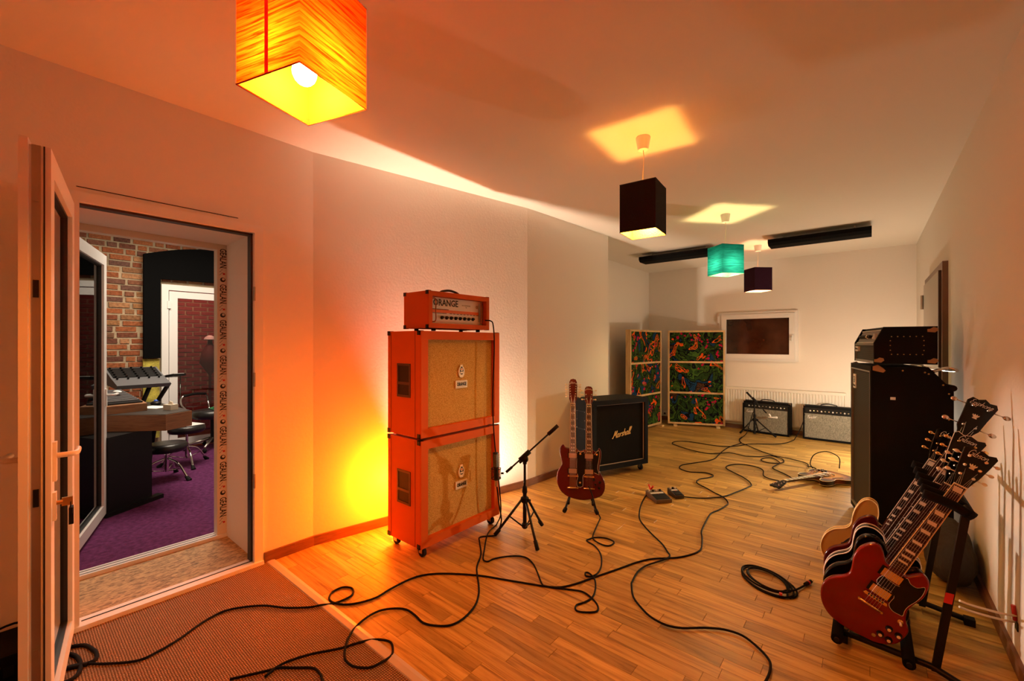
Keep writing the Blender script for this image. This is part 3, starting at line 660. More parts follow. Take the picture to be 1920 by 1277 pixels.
# ------------------------------------------------------------------ orange amplifier stack
def castor(parent, x, y, r=.032, side=0):
    c = MB(); c.box(x-.022, x+.022, y-.022, y+.022, .066, .074); c.box(x-.016, x-.013, y-.014, y+.022, .025, .068); c.box(x+.013, x+.016, y-.014, y+.022, .025, .068)
    o = c.build('castor', M_steel, parent); MB().cyl((x-.011, y+.004, r), (x+.011, y+.004, r), r, seg=18).build('wheel', M_rub, o); return o
def corner_piece(parent, x, y, z, sx, sy, sz, m=M_corner, s=.028):
    c = MB(); e = .003
    def bx(a, b, c_): 
        xs = sorted((x+sx*e, x-sx*a)); ys = sorted((y+sy*e, y-sy*b)); zs = sorted((z+sz*e, z-sz*c_)); c.box(xs[0], xs[1], ys[0], ys[1], zs[0], zs[1])
    bx(s, s, .002); bx(s, .002, s); bx(.002, s, s); c.bevel(.0015, 1); return c.build('corner', m, parent)
def orange_cab(z0, label, castors):
    W_, D_, H_ = .775, .362, .712
    t = thing('speaker_cabinet', label, 'speaker cabinet', (-2.265, 2.155, 0), PI/2, 'stacked orange cabinets')
    zc = z0; z1 = z0+H_; hw = W_/2
    sh = MB(); e = .022
    sh.box(-hw, -hw+e, 0, D_, zc, z1); sh.box(hw-e, hw, 0, D_, zc, z1); sh.box(-hw+e, hw-e, 0, D_, zc, zc+e); sh.box(-hw+e, hw-e, 0, D_, z1-e, z1); sh.box(-hw+e, hw-e, D_-e, D_, zc+e, z1-e)
    bmesh.ops.remove_doubles(sh.bm, verts=sh.bm.verts, dist=1e-5); sh.build('shell', M_otolex, t)
    f = MB(); b = .058
    for x0, x1, a0, a1 in ((-hw+.001, -hw+b, zc+.001, z1-.001), (hw-b, hw-.001, zc+.001, z1-.001), (-hw+b, hw-b, zc+.001, zc+b), (-hw+b, hw-b, z1-b, z1-.001)): f.box(x0, x1, -.012, .028, a0, a1)
    f.bevel(.006, 2).build('front_frame', M_otolex, t)
    MB().box(-hw+b-.01, hw-b+.01, .022, .030, zc+b-.01, z1-b+.01).build('grille_cloth', M_basket, t)
    for x in (-hw-.0006, hw+.0006):
        MB().box(x-.001, x+.001, .050, .053, zc+.005, z1-.005).build('piping', M_piping, t)
        if x < 0: MB().box(x-.001, x+.001, D_-.04, D_-.037, zc+.005, z1-.005).build('piping', M_piping, t)
    zm = (zc+z1)/2+.02
    for sx in (-1, 1):
        hx = sx*hw; rc = MB()
        for a, b2, c_, d_ in ((.10, .115, zm-.115, zm+.115), (.235, .25, zm-.115, zm+.115), (.115, .235, zm+.10, zm+.115), (.115, .235, zm-.115, zm-.10), (.115, .235, zm-.03, zm-.012)): rc.box(min(hx, hx+sx*.004), max(hx, hx+sx*.004), a, b2, c_, d_)
        rr = rc.build('handle_frame', mat('dark_brown_plastic', (.05, .012, .006), .4), t)
        MB().box(min(hx, hx+sx*.0015), max(hx, hx+sx*.0015), .115, .235, zm-.10, zm+.10).build('recess', M_black, rr)
    for sx in (-1, 1):
        for sz, zz in ((-1, zc), (1, z1)):
            corner_piece(t, sx*hw, 0, zz, sx, -1, sz); corner_piece(t, sx*hw, D_, zz, sx, 1, sz)
    bz = zm-.045
    bd = MB().box(-.057, .057, .013, .021, bz-.027, bz+.027).bevel(.002, 1).build('badge', M_pwhite, t)
    MB().box(-.050, .050, .0122, .0135, bz-.0215, bz-.0205).build('badge_line', M_ink, bd); MB().box(-.050, .050, .0122, .0135, bz+.0205, bz+.0215).build('badge_line', M_ink, bd)
    text('badge_lettering', 'ORANGE', .036, M_ink, bd, (0, .0118, bz), width=.094, bold=.0016)
    cz = bz+.095; cr = [(-.026, cz-.03), (-.012, cz-.046), (.012, cz-.046), (.026, cz-.03), (.030, cz), (.024, cz+.022), (.014, cz+.034), (.012, cz+.046), (-.012, cz+.046), (-.014, cz+.034), (-.024, cz+.022), (-.030, cz)]
    c = MB().slab(cr, .013, .021, .0015).build('crest', M_pwhite, t)
    ci = MB(); ci.slab([(x*.62, cz+.004+(z_-cz)*.62) for x, z_ in cr], .0122, .0132, .0002); ci.build('crest_print', M_ink, c)
    cj = MB(); cj.lathe([(.011, 0), (.011, .0008)], (0, .0120, cz+.012), (0, -1, 0), 12); cj.box(-.014, .014, .0113, .012, cz-.016, cz-.004); cj.build('crest_print', M_pwhite, c)
    MB().lathe([(.006, 0), (.006, .0008)], (0, .0112, cz+.014), (0, -1, 0), 10).build('crest_fruit', M_oink, c)
    if castors:
        for x in (-hw+.05, hw-.05):
            for y in (.035, D_-.04): castor(t, x, y)
    else:
        for x in (-hw+.06, hw-.06):
            for y in (.05, D_-.05): MB().cyl((x, y, zc-.016), (x, y, zc), .018).build('foot', M_rub, t)
    return t
orange_cab(.074, 'lower orange speaker cabinet on castors, tan basket-weave front', True)
orange_cab(.804, 'upper orange speaker cabinet under the amplifier head', False)
t = thing('amplifier_head', 'orange amplifier head with white front panel on top of the stack', 'amplifier', (-2.29, 2.155, 1.538), PI/2)
hw, D_, Hh, e = .300, .27, .255, .020
sh = MB()
sh.box(-hw, -hw+e, 0, D_, 0, Hh); sh.box(hw-e, hw, 0, D_, 0, Hh); sh.box(-hw+e, hw-e, 0, D_, 0, e); sh.box(-hw+e, hw-e, 0, D_, Hh-e, Hh); sh.box(-hw+e, hw-e, D_-e, D_, e, Hh-e); sh.build('shell', M_otolex, t)
f = MB()
for x0, x1, a0, a1 in ((-hw+.001, -hw+.032, .001, Hh-.001), (hw-.032, hw-.001, .001, Hh-.001), (-hw+.032, hw-.032, .001, .034), (-hw+.032, hw-.032, Hh-.034, Hh-.001)): f.box(x0, x1, -.008, .045, a0, a1)
f.bevel(.004).build('front_frame', M_otolex, t)
fp = MB().box(-hw+.034, hw-.034, .040, .044, .036, Hh-.036).build('front_panel', M_pwhite, t)
MB().box(-.235, .235, .0388, .0402, .112, .134).build('orange_stripe', M_oink, fp)
MB().box(-.235, -.08, .0386, .0400, .134, .139).build('black_line', M_ink, fp); MB().box(-.235, -.10, .0386, .0400, .107, .111).build('black_line', M_ink, fp)
for i in range(9): MB().box(-.07+i*.034, -.07+i*.034+.022, .0386, .0400, .107, .111).build('black_line', M_ink, fp)
text('panel_lettering', 'ORANGE', .064, M_ink, fp, (-.105, .0395, .182), width=.235, bold=.0016)
text('panel_lettering', 'ROCKERVERB', .014, mat('grey_ink', (.3, .25, .2), .5), fp, (.095, .0395, .176), width=.085); text('panel_lettering', '100', .010, MATS['grey_ink'], fp, (.095, .0395, .162))
for i in range(8): MB().lathe([(.013, 0), (.012, .012), (.009, .018), (0, .019)], (-.145+i*.044, .040, .078), (0, -1, 0), 14).build('knob', M_black, fp)
for i in range(8): MB().sphere((-.145+i*.044, .019, .070), .0028, 8).build('knob_dot', M_pwhite, fp)
MB().lathe([(.010, 0), (.010, .006), (.005, .010)], (.205, .040, .172), (0, -1, 0), 12).build('indicator_lamp', M_nick, fp)
for x in (-.225, .225): MB().tube(smooth_open([(x-.03*(1 if x > 0 else -1)*-1, .04, .205), (x, .012, .203), (x, .010, .12), (x, .012, .052), (x-.03*(1 if x > 0 else -1)*-1, .04, .048)], 4), .0042, 8).build('guard_bar', mat('copper_bar', (.35, .12, .06), .3, .9), fp)
MB().box(hw-.075, hw-.034, .030, .0398, .06, .20).build('transformer_cover', M_steel, t)
for sx in (-1, 1):
    for sz, zz in ((-1, 0), (1, Hh)): corner_piece(t, sx*hw, 0, zz, sx, -1, sz, s=.024); corner_piece(t, sx*hw, D_, zz, sx, 1, sz, s=.024)
MB().tube(smooth_open([(-.10, .12, Hh), (-.075, .12, Hh+.022), (0, .12, Hh+.034), (.075, .12, Hh+.022), (.10, .12, Hh)]), .009).build('carry_handle', M_leather, t)
for x in (-.22, .22):
    for y in (.04, D_-.04): MB().cyl((x, y, -.018), (x, y, 0), .016).build('foot', M_rub, t)

# ------------------------------------------------------------------ black cabinet with script lettering
t = thing('speaker_cabinet', 'black guitar speaker cabinet with gold script lettering behind double-neck guitar', 'speaker cabinet', (-2.070, 4.329, 0), math.radians(67.2))
hw, D_, z0, z1 = .385, .36, .082, .825
MB().box(-hw, hw, .03, D_, z0, z1).bevel(.012, 3).build('shell', M_tolex, t)
f = MB()
for x0, x1, a0, a1 in ((-hw, -hw+.045, z0, z1), (hw-.045, hw, z0, z1), (-hw+.045, hw-.045, z0, z0+.05), (-hw+.045, hw-.045, z1-.05, z1)): f.box(x0, x1, -.015, .035, a0, a1)
f.bevel(.008, 2).build('front_frame', M_tolex, t)
MB().box(-hw+.04, hw-.04, .012, .03, z0+.045, z1-.045).build('grille_cloth', M_mgr, t)
pp = mat('pale_piping', (.45, .36, .27), .4)
for x0, x1, a0, a1 in ((-hw+.045, -hw+.051, z0+.05, z1-.05), (hw-.051, hw-.045, z0+.05, z1-.05), (-hw+.051, hw-.051, z0+.05, z0+.056), (-hw+.051, hw-.051, z1-.056, z1-.05)): MB().box(x0, x1, .004, .012, a0, a1).build('piping', pp, t)
script('lettering', 'Marshall', .25, M_script, t, (.02, .008, .42), .13, .15)
for sx in (-1, 1):
    hf = MB()
    for a, b, c, d in ((.12, .135, .50, .70), (.26, .275, .50, .70), (.135, .26, .69, .70), (.135, .26, .50, .51)): hf.box(min(sx*hw, sx*(hw+.004)), max(sx*hw, sx*(hw+.004)), a, b, c, d)
    h = hf.build('handle_frame', M_rub, t)
    for yy in (.1275, .2675):
        for zz in (.508, .60, .692): MB().sphere((sx*(hw+.004), yy, zz), .004, 8).build('screw', M_chrome, h)
    for sz, zz in ((-1, z0), (1, z1)): corner_piece(t, sx*hw, .0, zz, sx, -1, sz, s=.03)
for x in (-hw+.05, hw-.05):
    for y in (.05, D_-.05): castor(t, x, y)

# ------------------------------------------------------------------ combos by the radiator
def combo(cx, cy, rz, wid, label):
    t = thing('combo_amplifier', label, 'amplifier', (cx, cy, 0), rz, 'combo amplifiers by the radiator')
    hw = wid/2; Hc = .505; D_ = .155
    MB().prism([(0, .012), (D_, .012), (D_, Hc), (.045, Hc), (.015, Hc-.10), (0, Hc-.12)], -hw, hw, 'x').build('shell', M_tolex, t)
    f = MB()
    for x0, x1, a0, a1 in ((-hw, -hw+.022, .012, Hc-.04), (hw-.022, hw, .012, Hc-.04), (-hw+.022, hw-.022, .012, .035)): f.box(x0, x1, -.014, .02, a0, a1)
    f.build('front_frame', M_tolex, t)
    MB().box(-hw+.02, hw-.02, -.006, .004, .03, Hc-.115).build('grille_cloth', M_silver, t)
    cp = MB().prism([(-.002, Hc-.112), (.034, Hc-.035), (.040, Hc-.035), (.006, Hc-.118)], -hw+.02, hw-.02, 'x').build('control_panel', M_black, t)
    for i in range(11):
        x = -hw+.09+i*(wid-.16)/10
        MB().lathe([(.011, 0), (.009, .014), (0, .015)], (x, .012, Hc-.078), (0, -.9, .43), 10).build('knob', M_silk if i % 3 == 0 else M_nick, cp)
    script('lettering', 'Fender', .12, M_silk, t, (-hw+.105, -.009, Hc-.185), .14, .16)
    MB().tube(smooth_open([(-.10, .11, Hc), (-.08, .11, Hc+.018), (0, .09, Hc+.032), (.08, .11, Hc+.018), (.10, .11, Hc)]), .008).build('carry_handle', M_leather, t)
    for x in (-hw, hw):
        for zz in (.012, Hc): corner_piece(t, x, .0 if zz < .1 else .045, zz, 1 if x > 0 else -1, -1, -1 if zz < .1 else 1, M_nick, .022)
    return t
combo(-1.246, 7.735, math.radians(-6), .655, 'left combo amplifier behind the small microphone stand')
combo(-.448, 7.718, math.radians(-1), .610, 'right combo amplifier partly hidden by the tall bass rig')

# ------------------------------------------------------------------ tall bass rig by the right wall
ang = math.atan2(-.67, .134); t = thing('bass_cabinet', 'tall black bass speaker cabinet standing by the right wall', 'speaker cabinet', (-.042, 4.485, 0), ang, None)
hw = .34; D_ = .44
MB().prism([(.03, .02), (D_, .02), (D_, 1.10), (D_-.13, 1.262), (.03, 1.262)], -hw, hw, 'x').bevel(.01, 2).build('shell', M_tolex, t)
f = MB()
for x0, x1, a0, a1 in ((-hw, -hw+.03, .02, 1.262), (hw-.03, hw, .02, 1.262), (-hw+.03, hw-.03, .02, .06), (-hw+.03, hw-.03, 1.225, 1.262)): f.box(x0, x1, -.01, .03, a0, a1)
f.bevel(.005).build('front_frame', M_tolex, t)
def ribgrille(nt, b, tc):
    N = nt.nodes; L = nt.links; wv = N.new('ShaderNodeTexWave'); wv.bands_direction = 'Z'; wv.inputs['Scale'].default_value = 22; L.new(tc.outputs['Object'], wv.inputs['Vector'])
    r = N.new('ShaderNodeValToRGB'); r.color_ramp.elements[0].color = (.006, .006, .006, 1); r.color_ramp.elements[1].color = (.05, .047, .042, 1); r.color_ramp.elements[0].position = .5
    L.new(wv.outputs['Fac'], r.inputs['Fac']); L.new(r.outputs['Color'], b.inputs['Base Color'])
M_rib = mat('ribbed_black_grille', rough=.6, build=ribgrille)
MB().box(-hw+.025, hw-.025, .005, .03, .055, 1.23).build('grille_cloth', M_rib, t)
M_trim = mat('silver_piping', (.35, .34, .32), .35, .6)
for x0, x1, a0, a1 in ((-hw+.028, -hw+.034, .06, 1.225), (hw-.034, hw-.028, .06, 1.225), (-hw+.034, hw-.034, 1.215, 1.225), (-hw+.034, hw-.034, .06, .068)): MB().box(x0, x1, -.012, .004, a0, a1).build('piping', M_trim, t)
bd = MB().box(-hw+.06, -hw+.145, -.004, .004, 1.05, 1.17).bevel(.002, 1).build('badge', M_pwhite, t)
text('badge_lettering', 'Ampeg', .022, M_ink, bd, (-hw+.10, -.0048, 1.075), width=.07, bold=.0006)
MB().lathe([(.028, 0), (.028, .0008)], (-hw+.1025, -.0045, 1.125), (0, -1, 0), 16).build('badge_emblem', M_ink, bd); MB().lathe([(.018, 0), (.018, .0012)], (-hw+.1025, -.0047, 1.125), (0, -1, 0), 16).build('badge_emblem', M_pwhite, bd)
MB().lathe([(.008, 0), (.008, .0014)], (-hw+.1025, -.005, 1.122), (0, -1, 0), 10).build('badge_emblem', M_ink, bd)
for sx in (-1, 1):
    c = MB(); c.slab([(0, -.0), (.03, .012), (.06, -.012), (.075, -.03), (.06, -.045), (.04, -.04), (.0, -.03)], 0, .004, .001)
    o = c.build('corner', M_bcorner, t); o.location = (sx*(hw+.004), .0, 1.262); o.rotation_euler = (0, 0, PI/2 if sx > 0 else PI/2)
MB().tube(smooth_open([(-.3, D_-.10, 1.23), (-.3, D_-.02, 1.258), (-.29, D_+.03, 1.24), (0, D_+.035, 1.235), (.29, D_+.03, 1.24), (.3, D_-.02, 1.258), (.3, D_-.10, 1.23)], 6), .011).build('towel_bar', M_chrome, t)
MB().tube([(-.34, D_-.005, 1.12), (.345, D_-.005, 1.12)], .022, 10).build('rear_roller', M_rub, t)
for yy, zz in ((.17, 1.235), (.29, 1.225), (.31, 1.215), (.385, 1.14), (.415, 1.08), (.415, .90), (.415, .77), (.41, .30)): MB().sphere((hw+.001, yy, zz), .006, 8).build('stud', M_stud, t)
MB().box(hw, hw+.003, .10, .13, 1.02, 1.04).build('jack_plate', M_nick, t)
t = thing('bass_amplifier_head', 'black bass amplifier head with sloped control panel on the tall cabinet', 'amplifier', (-.042+.012, 4.485-.01, 1.282), ang)
hw = .32; D_ = .35; Hh = .272
MB().prism([(.03, 0), (D_, 0), (D_, Hh), (.075, Hh), (.03, .15)], -hw, hw, 'x').bevel(.004, 1).build('shell', M_tolex, t)
sd = MB()
for x0, x1 in ((-hw, -hw+.02), (hw-.02, hw)): sd.prism([(0, 0), (.032, 0), (.032, .15), (.078, Hh), (.055, Hh), (.0, .155)], x0, x1, 'x')
sd.build('side_cheek', M_tolex, t)
MB().box(-hw+.02, hw-.02, .012, .03, .018, .135).build('grille_cloth', M_rib, t)
for a0, a1 in ((.0, .018), (.135, .150)): MB().box(-hw+.02, hw-.02, .002, .03, a0, a1).build('trim_bar', M_trim, t)
for x in (-hw+.02, hw-.026): MB().box(x, x+.006, .002, .014, .018, .135).build('trim_bar', M_trim, t)
cp = MB().prism([(.016, .152), (.058, .255), (.066, .255), (.026, .150)], -hw+.02, hw-.02, 'x').build('control_panel', M_grey, t)
for a in (.152, .245):
    k = (a-.152)/.103; MB().box(-hw+.022, hw-.022, .012+k*.042, .020+k*.042, a, a+.008).build('panel_line', M_silk, cp)
for i in range(8): MB().lathe([(.014, 0), (.011, .02), (0, .021)], (-.24+i*.045, .036, .20), (0, -.92, .39), 12).build('knob', M_black if i != 5 else M_ivory, cp)
MB().lathe([(.02, 0), (.018, .006), (0, .007)], (.15, .036, .20), (0, -.92, .39), 14).build('gauge', M_ivory, cp)
for x in (.20, .235): MB().box(x-.008, x+.008, .022, .036, .18, .225).build('rocker_switch', M_silk, cp)
bd = MB().box(-hw+.04, -hw+.145, -.002, .012, .085, .125).bevel(.002, 1).build('badge', M_pwhite, t)
text('badge_lettering', 'Ampeg', .026, M_ink, bd, (-hw+.092, -.003, .108), width=.085, bold=.0008)
for x in [.10+i*.034 for i in range(6)]:
    for zz in (.07, .20): MB().sphere((hw+.001, x, zz), .0038, 8).build('stud', M_stud, t)
for zz in (.10, .135, .17):
    for x in (.093, .277): MB().sphere((hw+.001, x, zz), .0038, 8).build('stud', M_stud, t)
for (yy, zz, rr) in ((.02, .012, .3), (D_-.035, .012, 0), (D_-.035, Hh-.04, 0)):
    c = MB(); c.slab([(-.02, .0), (.02, -.004), (.038, .012), (.034, .028), (.012, .034), (-.004, .022), (-.02, .02)], 0, .005, .001); o = c.build('corner', M_bcorner, t); o.location = (hw+.006, yy, zz); o.rotation_euler = (0, rr*0, PI/2)

# ------------------------------------------------------------------ printed acoustic screens
def screen(p, q, label, th=.085, z1=1.655):
    a = Vector((p[0], p[1], 0)); b = Vector((q[0], q[1], 0)); L = (b-a).length
    t = thing('acoustic_screen', label, 'screen', a, math.atan2(b.y-a.y, b.x-a.x), 'printed acoustic screens')
    f = .03; z0 = .03; ph = (z1-z0-4*f)/3
    for x in (0, L-f): MB().box(x, x+f, 0, th, z0, z1).build('stile', M_pine, t)
    for i in range(4): MB().box(f, L-f, 0, th, z0+i*(ph+f), z0+i*(ph+f)+f).build('rail', M_pine, t)
    for i in range(3):
        zz = z0+f+i*(ph+f); mb = MB().box(f, L-f, 0, th-.02, 0, ph); o = mb.build('fabric_panel', M_psy, t, (0, .01, zz))
    for x in (.12, L-.12): MB().box(x-.03, x+.03, -.09, th+.12, 0, .028).build('foot', M_pine, t)
    return t
screen((-2.888, 6.38), (-2.787, 7.43), 'left printed acoustic screen turned side-on behind black cabinet')
screen((-2.712, 7.554-.0), (-1.92, 8.347-.42), 'right printed acoustic screen facing the room, before the window') if False else screen((-2.70, 7.50), (-1.86, 7.86), 'right printed acoustic screen facing the room, before the window', .05)

# ------------------------------------------------------------------ back wall: window, radiator, socket
wf = MB()
for x0, x1, a0, a1 in ((-1.98, -1.935, 1.145, 1.95), (-.885, -.84, 1.145, 1.95), (-1.935, -.885, 1.145, 1.19), (-1.935, -.885, 1.905, 1.95)): wf.box(x0, x1, YB-.035, YB, a0, a1)
wn = struct('window_1', wf.bevel(.004), M_white)
sf = MB()
for x0, x1, a0, a1 in ((-1.94, -1.865, 1.18, 1.915), (-.955, -.88, 1.18, 1.915), (-1.865, -.955, 1.18, 1.255), (-1.865, -.955, 1.84, 1.915)): sf.box(x0, x1, YB-.055, YB-.005, a0, a1)
sf.bevel(.006).build('sash', M_white, wn)
MB().box(-1.87, -.95, YB-.022, YB-.016, 1.25, 1.845).build('glass_pane', M_dglass, wn)
hd = MB(); hd.box(-.925, -.905, YB-.066, YB-.055, 1.52, 1.57); hd.tube([(-.915, YB-.06, 1.55), (-.915, YB-.09, 1.55), (-.915, YB-.09, 1.46)], .008); hd.build('handle', M_white, wn)
MB().box(-2.0, -1.975, YB-.05, YB-.01, 1.78, 1.90).build('hinge', M_white, wn)
t = thing('radiator', 'long white panel radiator under the window', 'radiator', (-1.2, YB, 0))
MB().box(-.82, .94, -.050, -.012, .12, .695).build('back_panel', M_rad, t)
fins = MB()
for i in range(44):
    x = -.80+i*.0395; fins.prism([(x, -.050), (x+.006, -.062), (x+.026, -.062), (x+.032, -.050)], .14, .655)
fins.build('front_ribs', M_rad, t); t.children[-1]['kind'] = 'stuff'
MB().box(-.83, .95, -.066, -.005, .665, .70).bevel(.004).build('top_cover', M_rad, t)
for x in (-.825, .935): MB().box(x, x+.012, -.062, -.006, .12, .67).build('side_cover', M_rad, t)
t = thing('wall_socket', 'small white socket on back wall low between the screens', 'socket', (-2.93, YB, .12))
MB().box(-.04, .04, -.012, 0, -.04, .04).bevel(.003).build('plate', M_white, t); MB().cyl((0, -.012, 0), (0, -.014, 0), .02).build('outlet', M_ink, t)

# right wall door
d4 = MB()
for y0, y1, z0, z1 in ((5.00, 5.07, 0, 2.115), (6.36, 6.43, 0, 2.115), (5.07, 6.36, 2.045, 2.115)): d4.box(XR-.035, XR, y0, y1, z0, z1)
door4 = struct('door_4', d4.bevel(.003), mat('brown_door_frame', (.20, .12, .08), .4))
MB().box(XR-.05, XR-.012, 5.075, 6.355, .01, 2.05).bevel(.003).build('leaf', M_doorg, door4)
MB().box(XR-.052, XR-.03, 5.072, 5.10, .01, 2.05).build('edge_profile', mat('dark_profile', (.08, .05, .035), .4), door4)
MB().cyl((XR-.06, 6.37, 1.80), (XR-.06, 6.37, 1.95), .014).build('hinge', M_steel, door4)

# black foam baffles under the ceiling
def baffle(x0, x1, yc, label):
    t = thing('ceiling_baffle', label, 'baffle', ((x0+x1)/2, yc, H-.13), 0, 'black ceiling baffles')
    hl = (x1-x0)/2
    b = MB(); pr = [(-.15, .03), (-.11, 0), (.11, 0), (.15, .03), (.15, .075), (-.15, .075)]
    b.prism(pr, -hl, hl, 'x').bevel(.012, 2).build('foam_body', M_foam, t)
    for x in (-hl+.15, hl-.15): MB().cyl((x, 0, .07), (x, 0, .13), .006).build('hanger', M_steel, t)
baffle(-2.66, -1.60, 6.32, 'left black foam baffle hanging under the far ceiling'); baffle(-.97, .03, 6.32, 'right black foam baffle hanging under the far ceiling')

# ------------------------------------------------------------------ pendant lamps
def pendant(x, y, yaw, kind, label, s=.235, zb=2.155, h=.31, bh=.10):
    t = thing('pendant_lamp', label, 'lamp', (x, y, H), yaw, 'square pendant lamps in a row')
    power, colr = LAMP[kind]
    cup = MB().lathe([(.028, -.085), (.034, -.083), (.047, -.005), (.045, 0)], seg=20).build('ceiling_cup', M_white, t)
    zt = zb+h-H; z0 = zb-H
    MB().tube(smooth_open([(0, 0, -.08), (.004, .002, -.14), (-.002, 0, zt+.06), (0, 0, z0+bh+.11)]), .0028, 8).build('cord', M_cream, t)
    MB().cyl((0, 0, z0+bh+.035), (0, 0, z0+bh+.105), .021, .017).build('lamp_holder', M_white, t)
    bl = MB().sphere((0, 0, z0+bh), .034, 16, (1, 1, 1.15))
    area = 4*PI*.034**2*1.05
    m = bpy.data.materials.new('glowing_bulb_'+kind); m.use_nodes = True; nt = m.node_tree; nt.nodes.clear()
    e = nt.nodes.new('ShaderNodeEmission'); e.inputs[0].default_value = (*colr, 1); e.inputs[1].default_value = power/area/PI; out = nt.nodes.new('ShaderNodeOutputMaterial'); nt.links.new(e.outputs[0], out.inputs[0])
    bl.build('bulb', m, t)
    hs = s/2
    cfg = {'orange': ((.85, .052, .012), (.55, .006, .0005), .85), 'green': ((.0016, .036, .046), (.0005, .013, .019), .8)}
    def sheet(k, seg=1):
        b = MB(); c = [(-k, -k), (k, -k), (k, k), (-k, k)]; n = 8
        vs = []; 
        P = []
        for i in range(4):
            a = Vector(c[i]); d = Vector(c[(i+1) % 4])
            for j in range(n): P.append(a+(d-a)*j/n)
        m_ = len(P); vs = [(p.x, p.y, z0+.0008*math.sin(i*2.3)) for i, p in enumerate(P)]+[(p.x, p.y, zt) for p in P]
        b.verts_faces(vs, [(i, (i+1) % m_, m_+(i+1) % m_, m_+i) for i in range(m_)]); return b
    if kind in cfg:
        hi, lo, tr = cfg[kind]; sd = sheet(hs).build('shade', shade_mat('%s_shade_fabric' % kind, hi, lo, tr, inner=(.8, .72, .5) if kind == 'orange' else (.2, .6, .45)), t)
        if kind == 'orange':
            MB().box(-hs+.115, -hs+.128, -hs-.0015, -hs-.0008, z0, zt).build('red_stripe', mat('glowing_red_tape', (.75, .01, .005), .6, emis=((.9, .004, .001), .75)), sd)  # emission imitates bulb light showing through the stripe
    else:
        oc = {'black': (.008, .006, .006), 'purple': (.030, .006, .022)}[kind]; ic = {'black': (.75, .48, .12), 'purple': (.8, .45, .28)}[kind]
        sd = sheet(hs).build('shade', mat(kind+'_shade_fabric', oc, .85, bump=(200, .4), spec=.15), t)
        sheet(hs-.002).build('lining', mat(kind+'_shade_lining', ic, .5, bump=(90, .5)), sd)
    for z in (z0, zt):
      a = [(-hs, -hs, z), (hs, -hs, z), (hs, hs, z), (-hs, hs, z), (-hs, -hs, z)]; wire = MB().tube(a, .0022, 6)
      wire.build('wire_rim', mat('rim_'+kind, {'orange': (.35, .02, .005), 'green': (.02, .3, .2), 'black': (.01, .01, .01), 'purple': (.05, .01, .04)}[kind], .5), sd)
    sp = MB()
    for a in (0, PI/2): sp.tube([(-hs*math.cos(a), -hs*math.sin(a), zt), (0, 0, z0+bh+.08), (hs*math.cos(a), hs*math.sin(a), zt)], .0014, 6)
    sp.build('wire_spider', M_nick, sd)
    return t
def lyaw(x, y, al):
    v = Vector((x, y)).normalized(); l = Vector((v.y, -v.x)); d = l*math.cos(al)-v*math.sin(al); return math.atan2(d.y, d.x)
pendant(-1.272, .572, math.radians(16.9), 'orange', 'large glowing orange pendant lamp nearest the camera, cut by frame top', .243, bh=.075)
pendant(-1.140, 2.715, math.radians(4.5), 'black', 'black-shaded pendant lamp with gold lining, second from camera', .232)
pendant(-1.154, 4.885, lyaw(-1.154, 4.885, math.radians(54)), 'green', 'glowing turquoise-green pendant lamp', .245, 2.155, .295)
pendant(-1.173, 6.713, lyaw(-1.173, 6.713, math.radians(57)), 'purple', 'dark purple pendant lamp farthest down the room', .245)

# ------------------------------------------------------------------ guitars
SG = [(-2.9, -0.4), (-5.0, 1.3), (-6.6, 3.6), (-8.5, 5.1), (-10.7, 4.7), (-12.7, 2.2), (-14.0, -1.4), (-13.9, -6.0), (-12.7, -9.7), (-11.8, -13.7), (-12.6, -16.6), (-15.9, -20.8), (-17.3, -25.2), (-16.6, -29.6), (-14.0, -34.3), (-10.2, -37.4), (-6.3, -38.5), (-1.1, -38.4), (4.8, -37.2), (9.1, -35.9), (12.6, -33.2), (14.6, -29.9), (15.2, -25.2), (14.7, -21.9), (12.3, -18.8), (10.8, -14.7), (11.1, -10.7), (12.1, -5.8), (11.7, -0.8), (10.4, 2.5), (8.1, 3.8), (6.6, 2.6), (5.3, 1.0), (4.2, -0.6), (2.9, -0.8)]
LP = [(-2.9, .5), (-5, 2.6), (-9, 3.6), (-12.6, 1.8), (-14.0, -2.2), (-13.2, -6.6), (-11.7, -11.5), (-12.3, -15.2), (-15.2, -19.4), (-16.5, -24), (-15.9, -29.5), (-12.8, -34.4), (-7.5, -37.4), (0, -38.2), (7.5, -37.4), (12.8, -34.4), (15.9, -29.5), (16.5, -24), (15.2, -19.4), (12.3, -15.2), (11.6, -11.5), (12.6, -7.2), (13.0, -3.6), (11.8, -.8), (9.6, .6), (7.4, -.4), (5.6, -3.4), (3.6, -4.6), (2.9, -3.4)]
ES = [(-2.9, -6.5), (-5.0, -4.5), (-6.2, -.6), (-8.6, 3.4), (-12.0, 4.2), (-14.6, 1.6), (-15.3, -3.6), (-14.6, -9.0), (-13.4, -13.4), (-14.6, -17.2), (-18.6, -21.2), (-20.5, -26.6), (-19.6, -33.4), (-15.6, -38.4), (-8.8, -41.3), (0, -42.0), (8.8, -41.3), (15.6, -38.4), (19.6, -33.4), (20.5, -26.6), (18.6, -21.2), (14.6, -17.2), (13.4, -13.4), (14.6, -9.0), (15.3, -3.6), (14.6, 1.6), (12.0, 4.2), (8.6, 3.4), (6.2, -.6), (5.0, -4.5), (2.9, -6.5)]
HEADB = [(-2.1, 0), (-2.9, 2.4), (-3.9, 4.4), (-4.4, 10), (-5.3, 17.2), (-4.2, 19.0), (-2.0, 18.6), (0, 19.8), (2.0, 18.6), (4.2, 19.0), (5.3, 17.2), (4.4, 10), (3.9, 4.4), (2.9, 2.4), (2.1, 0)]
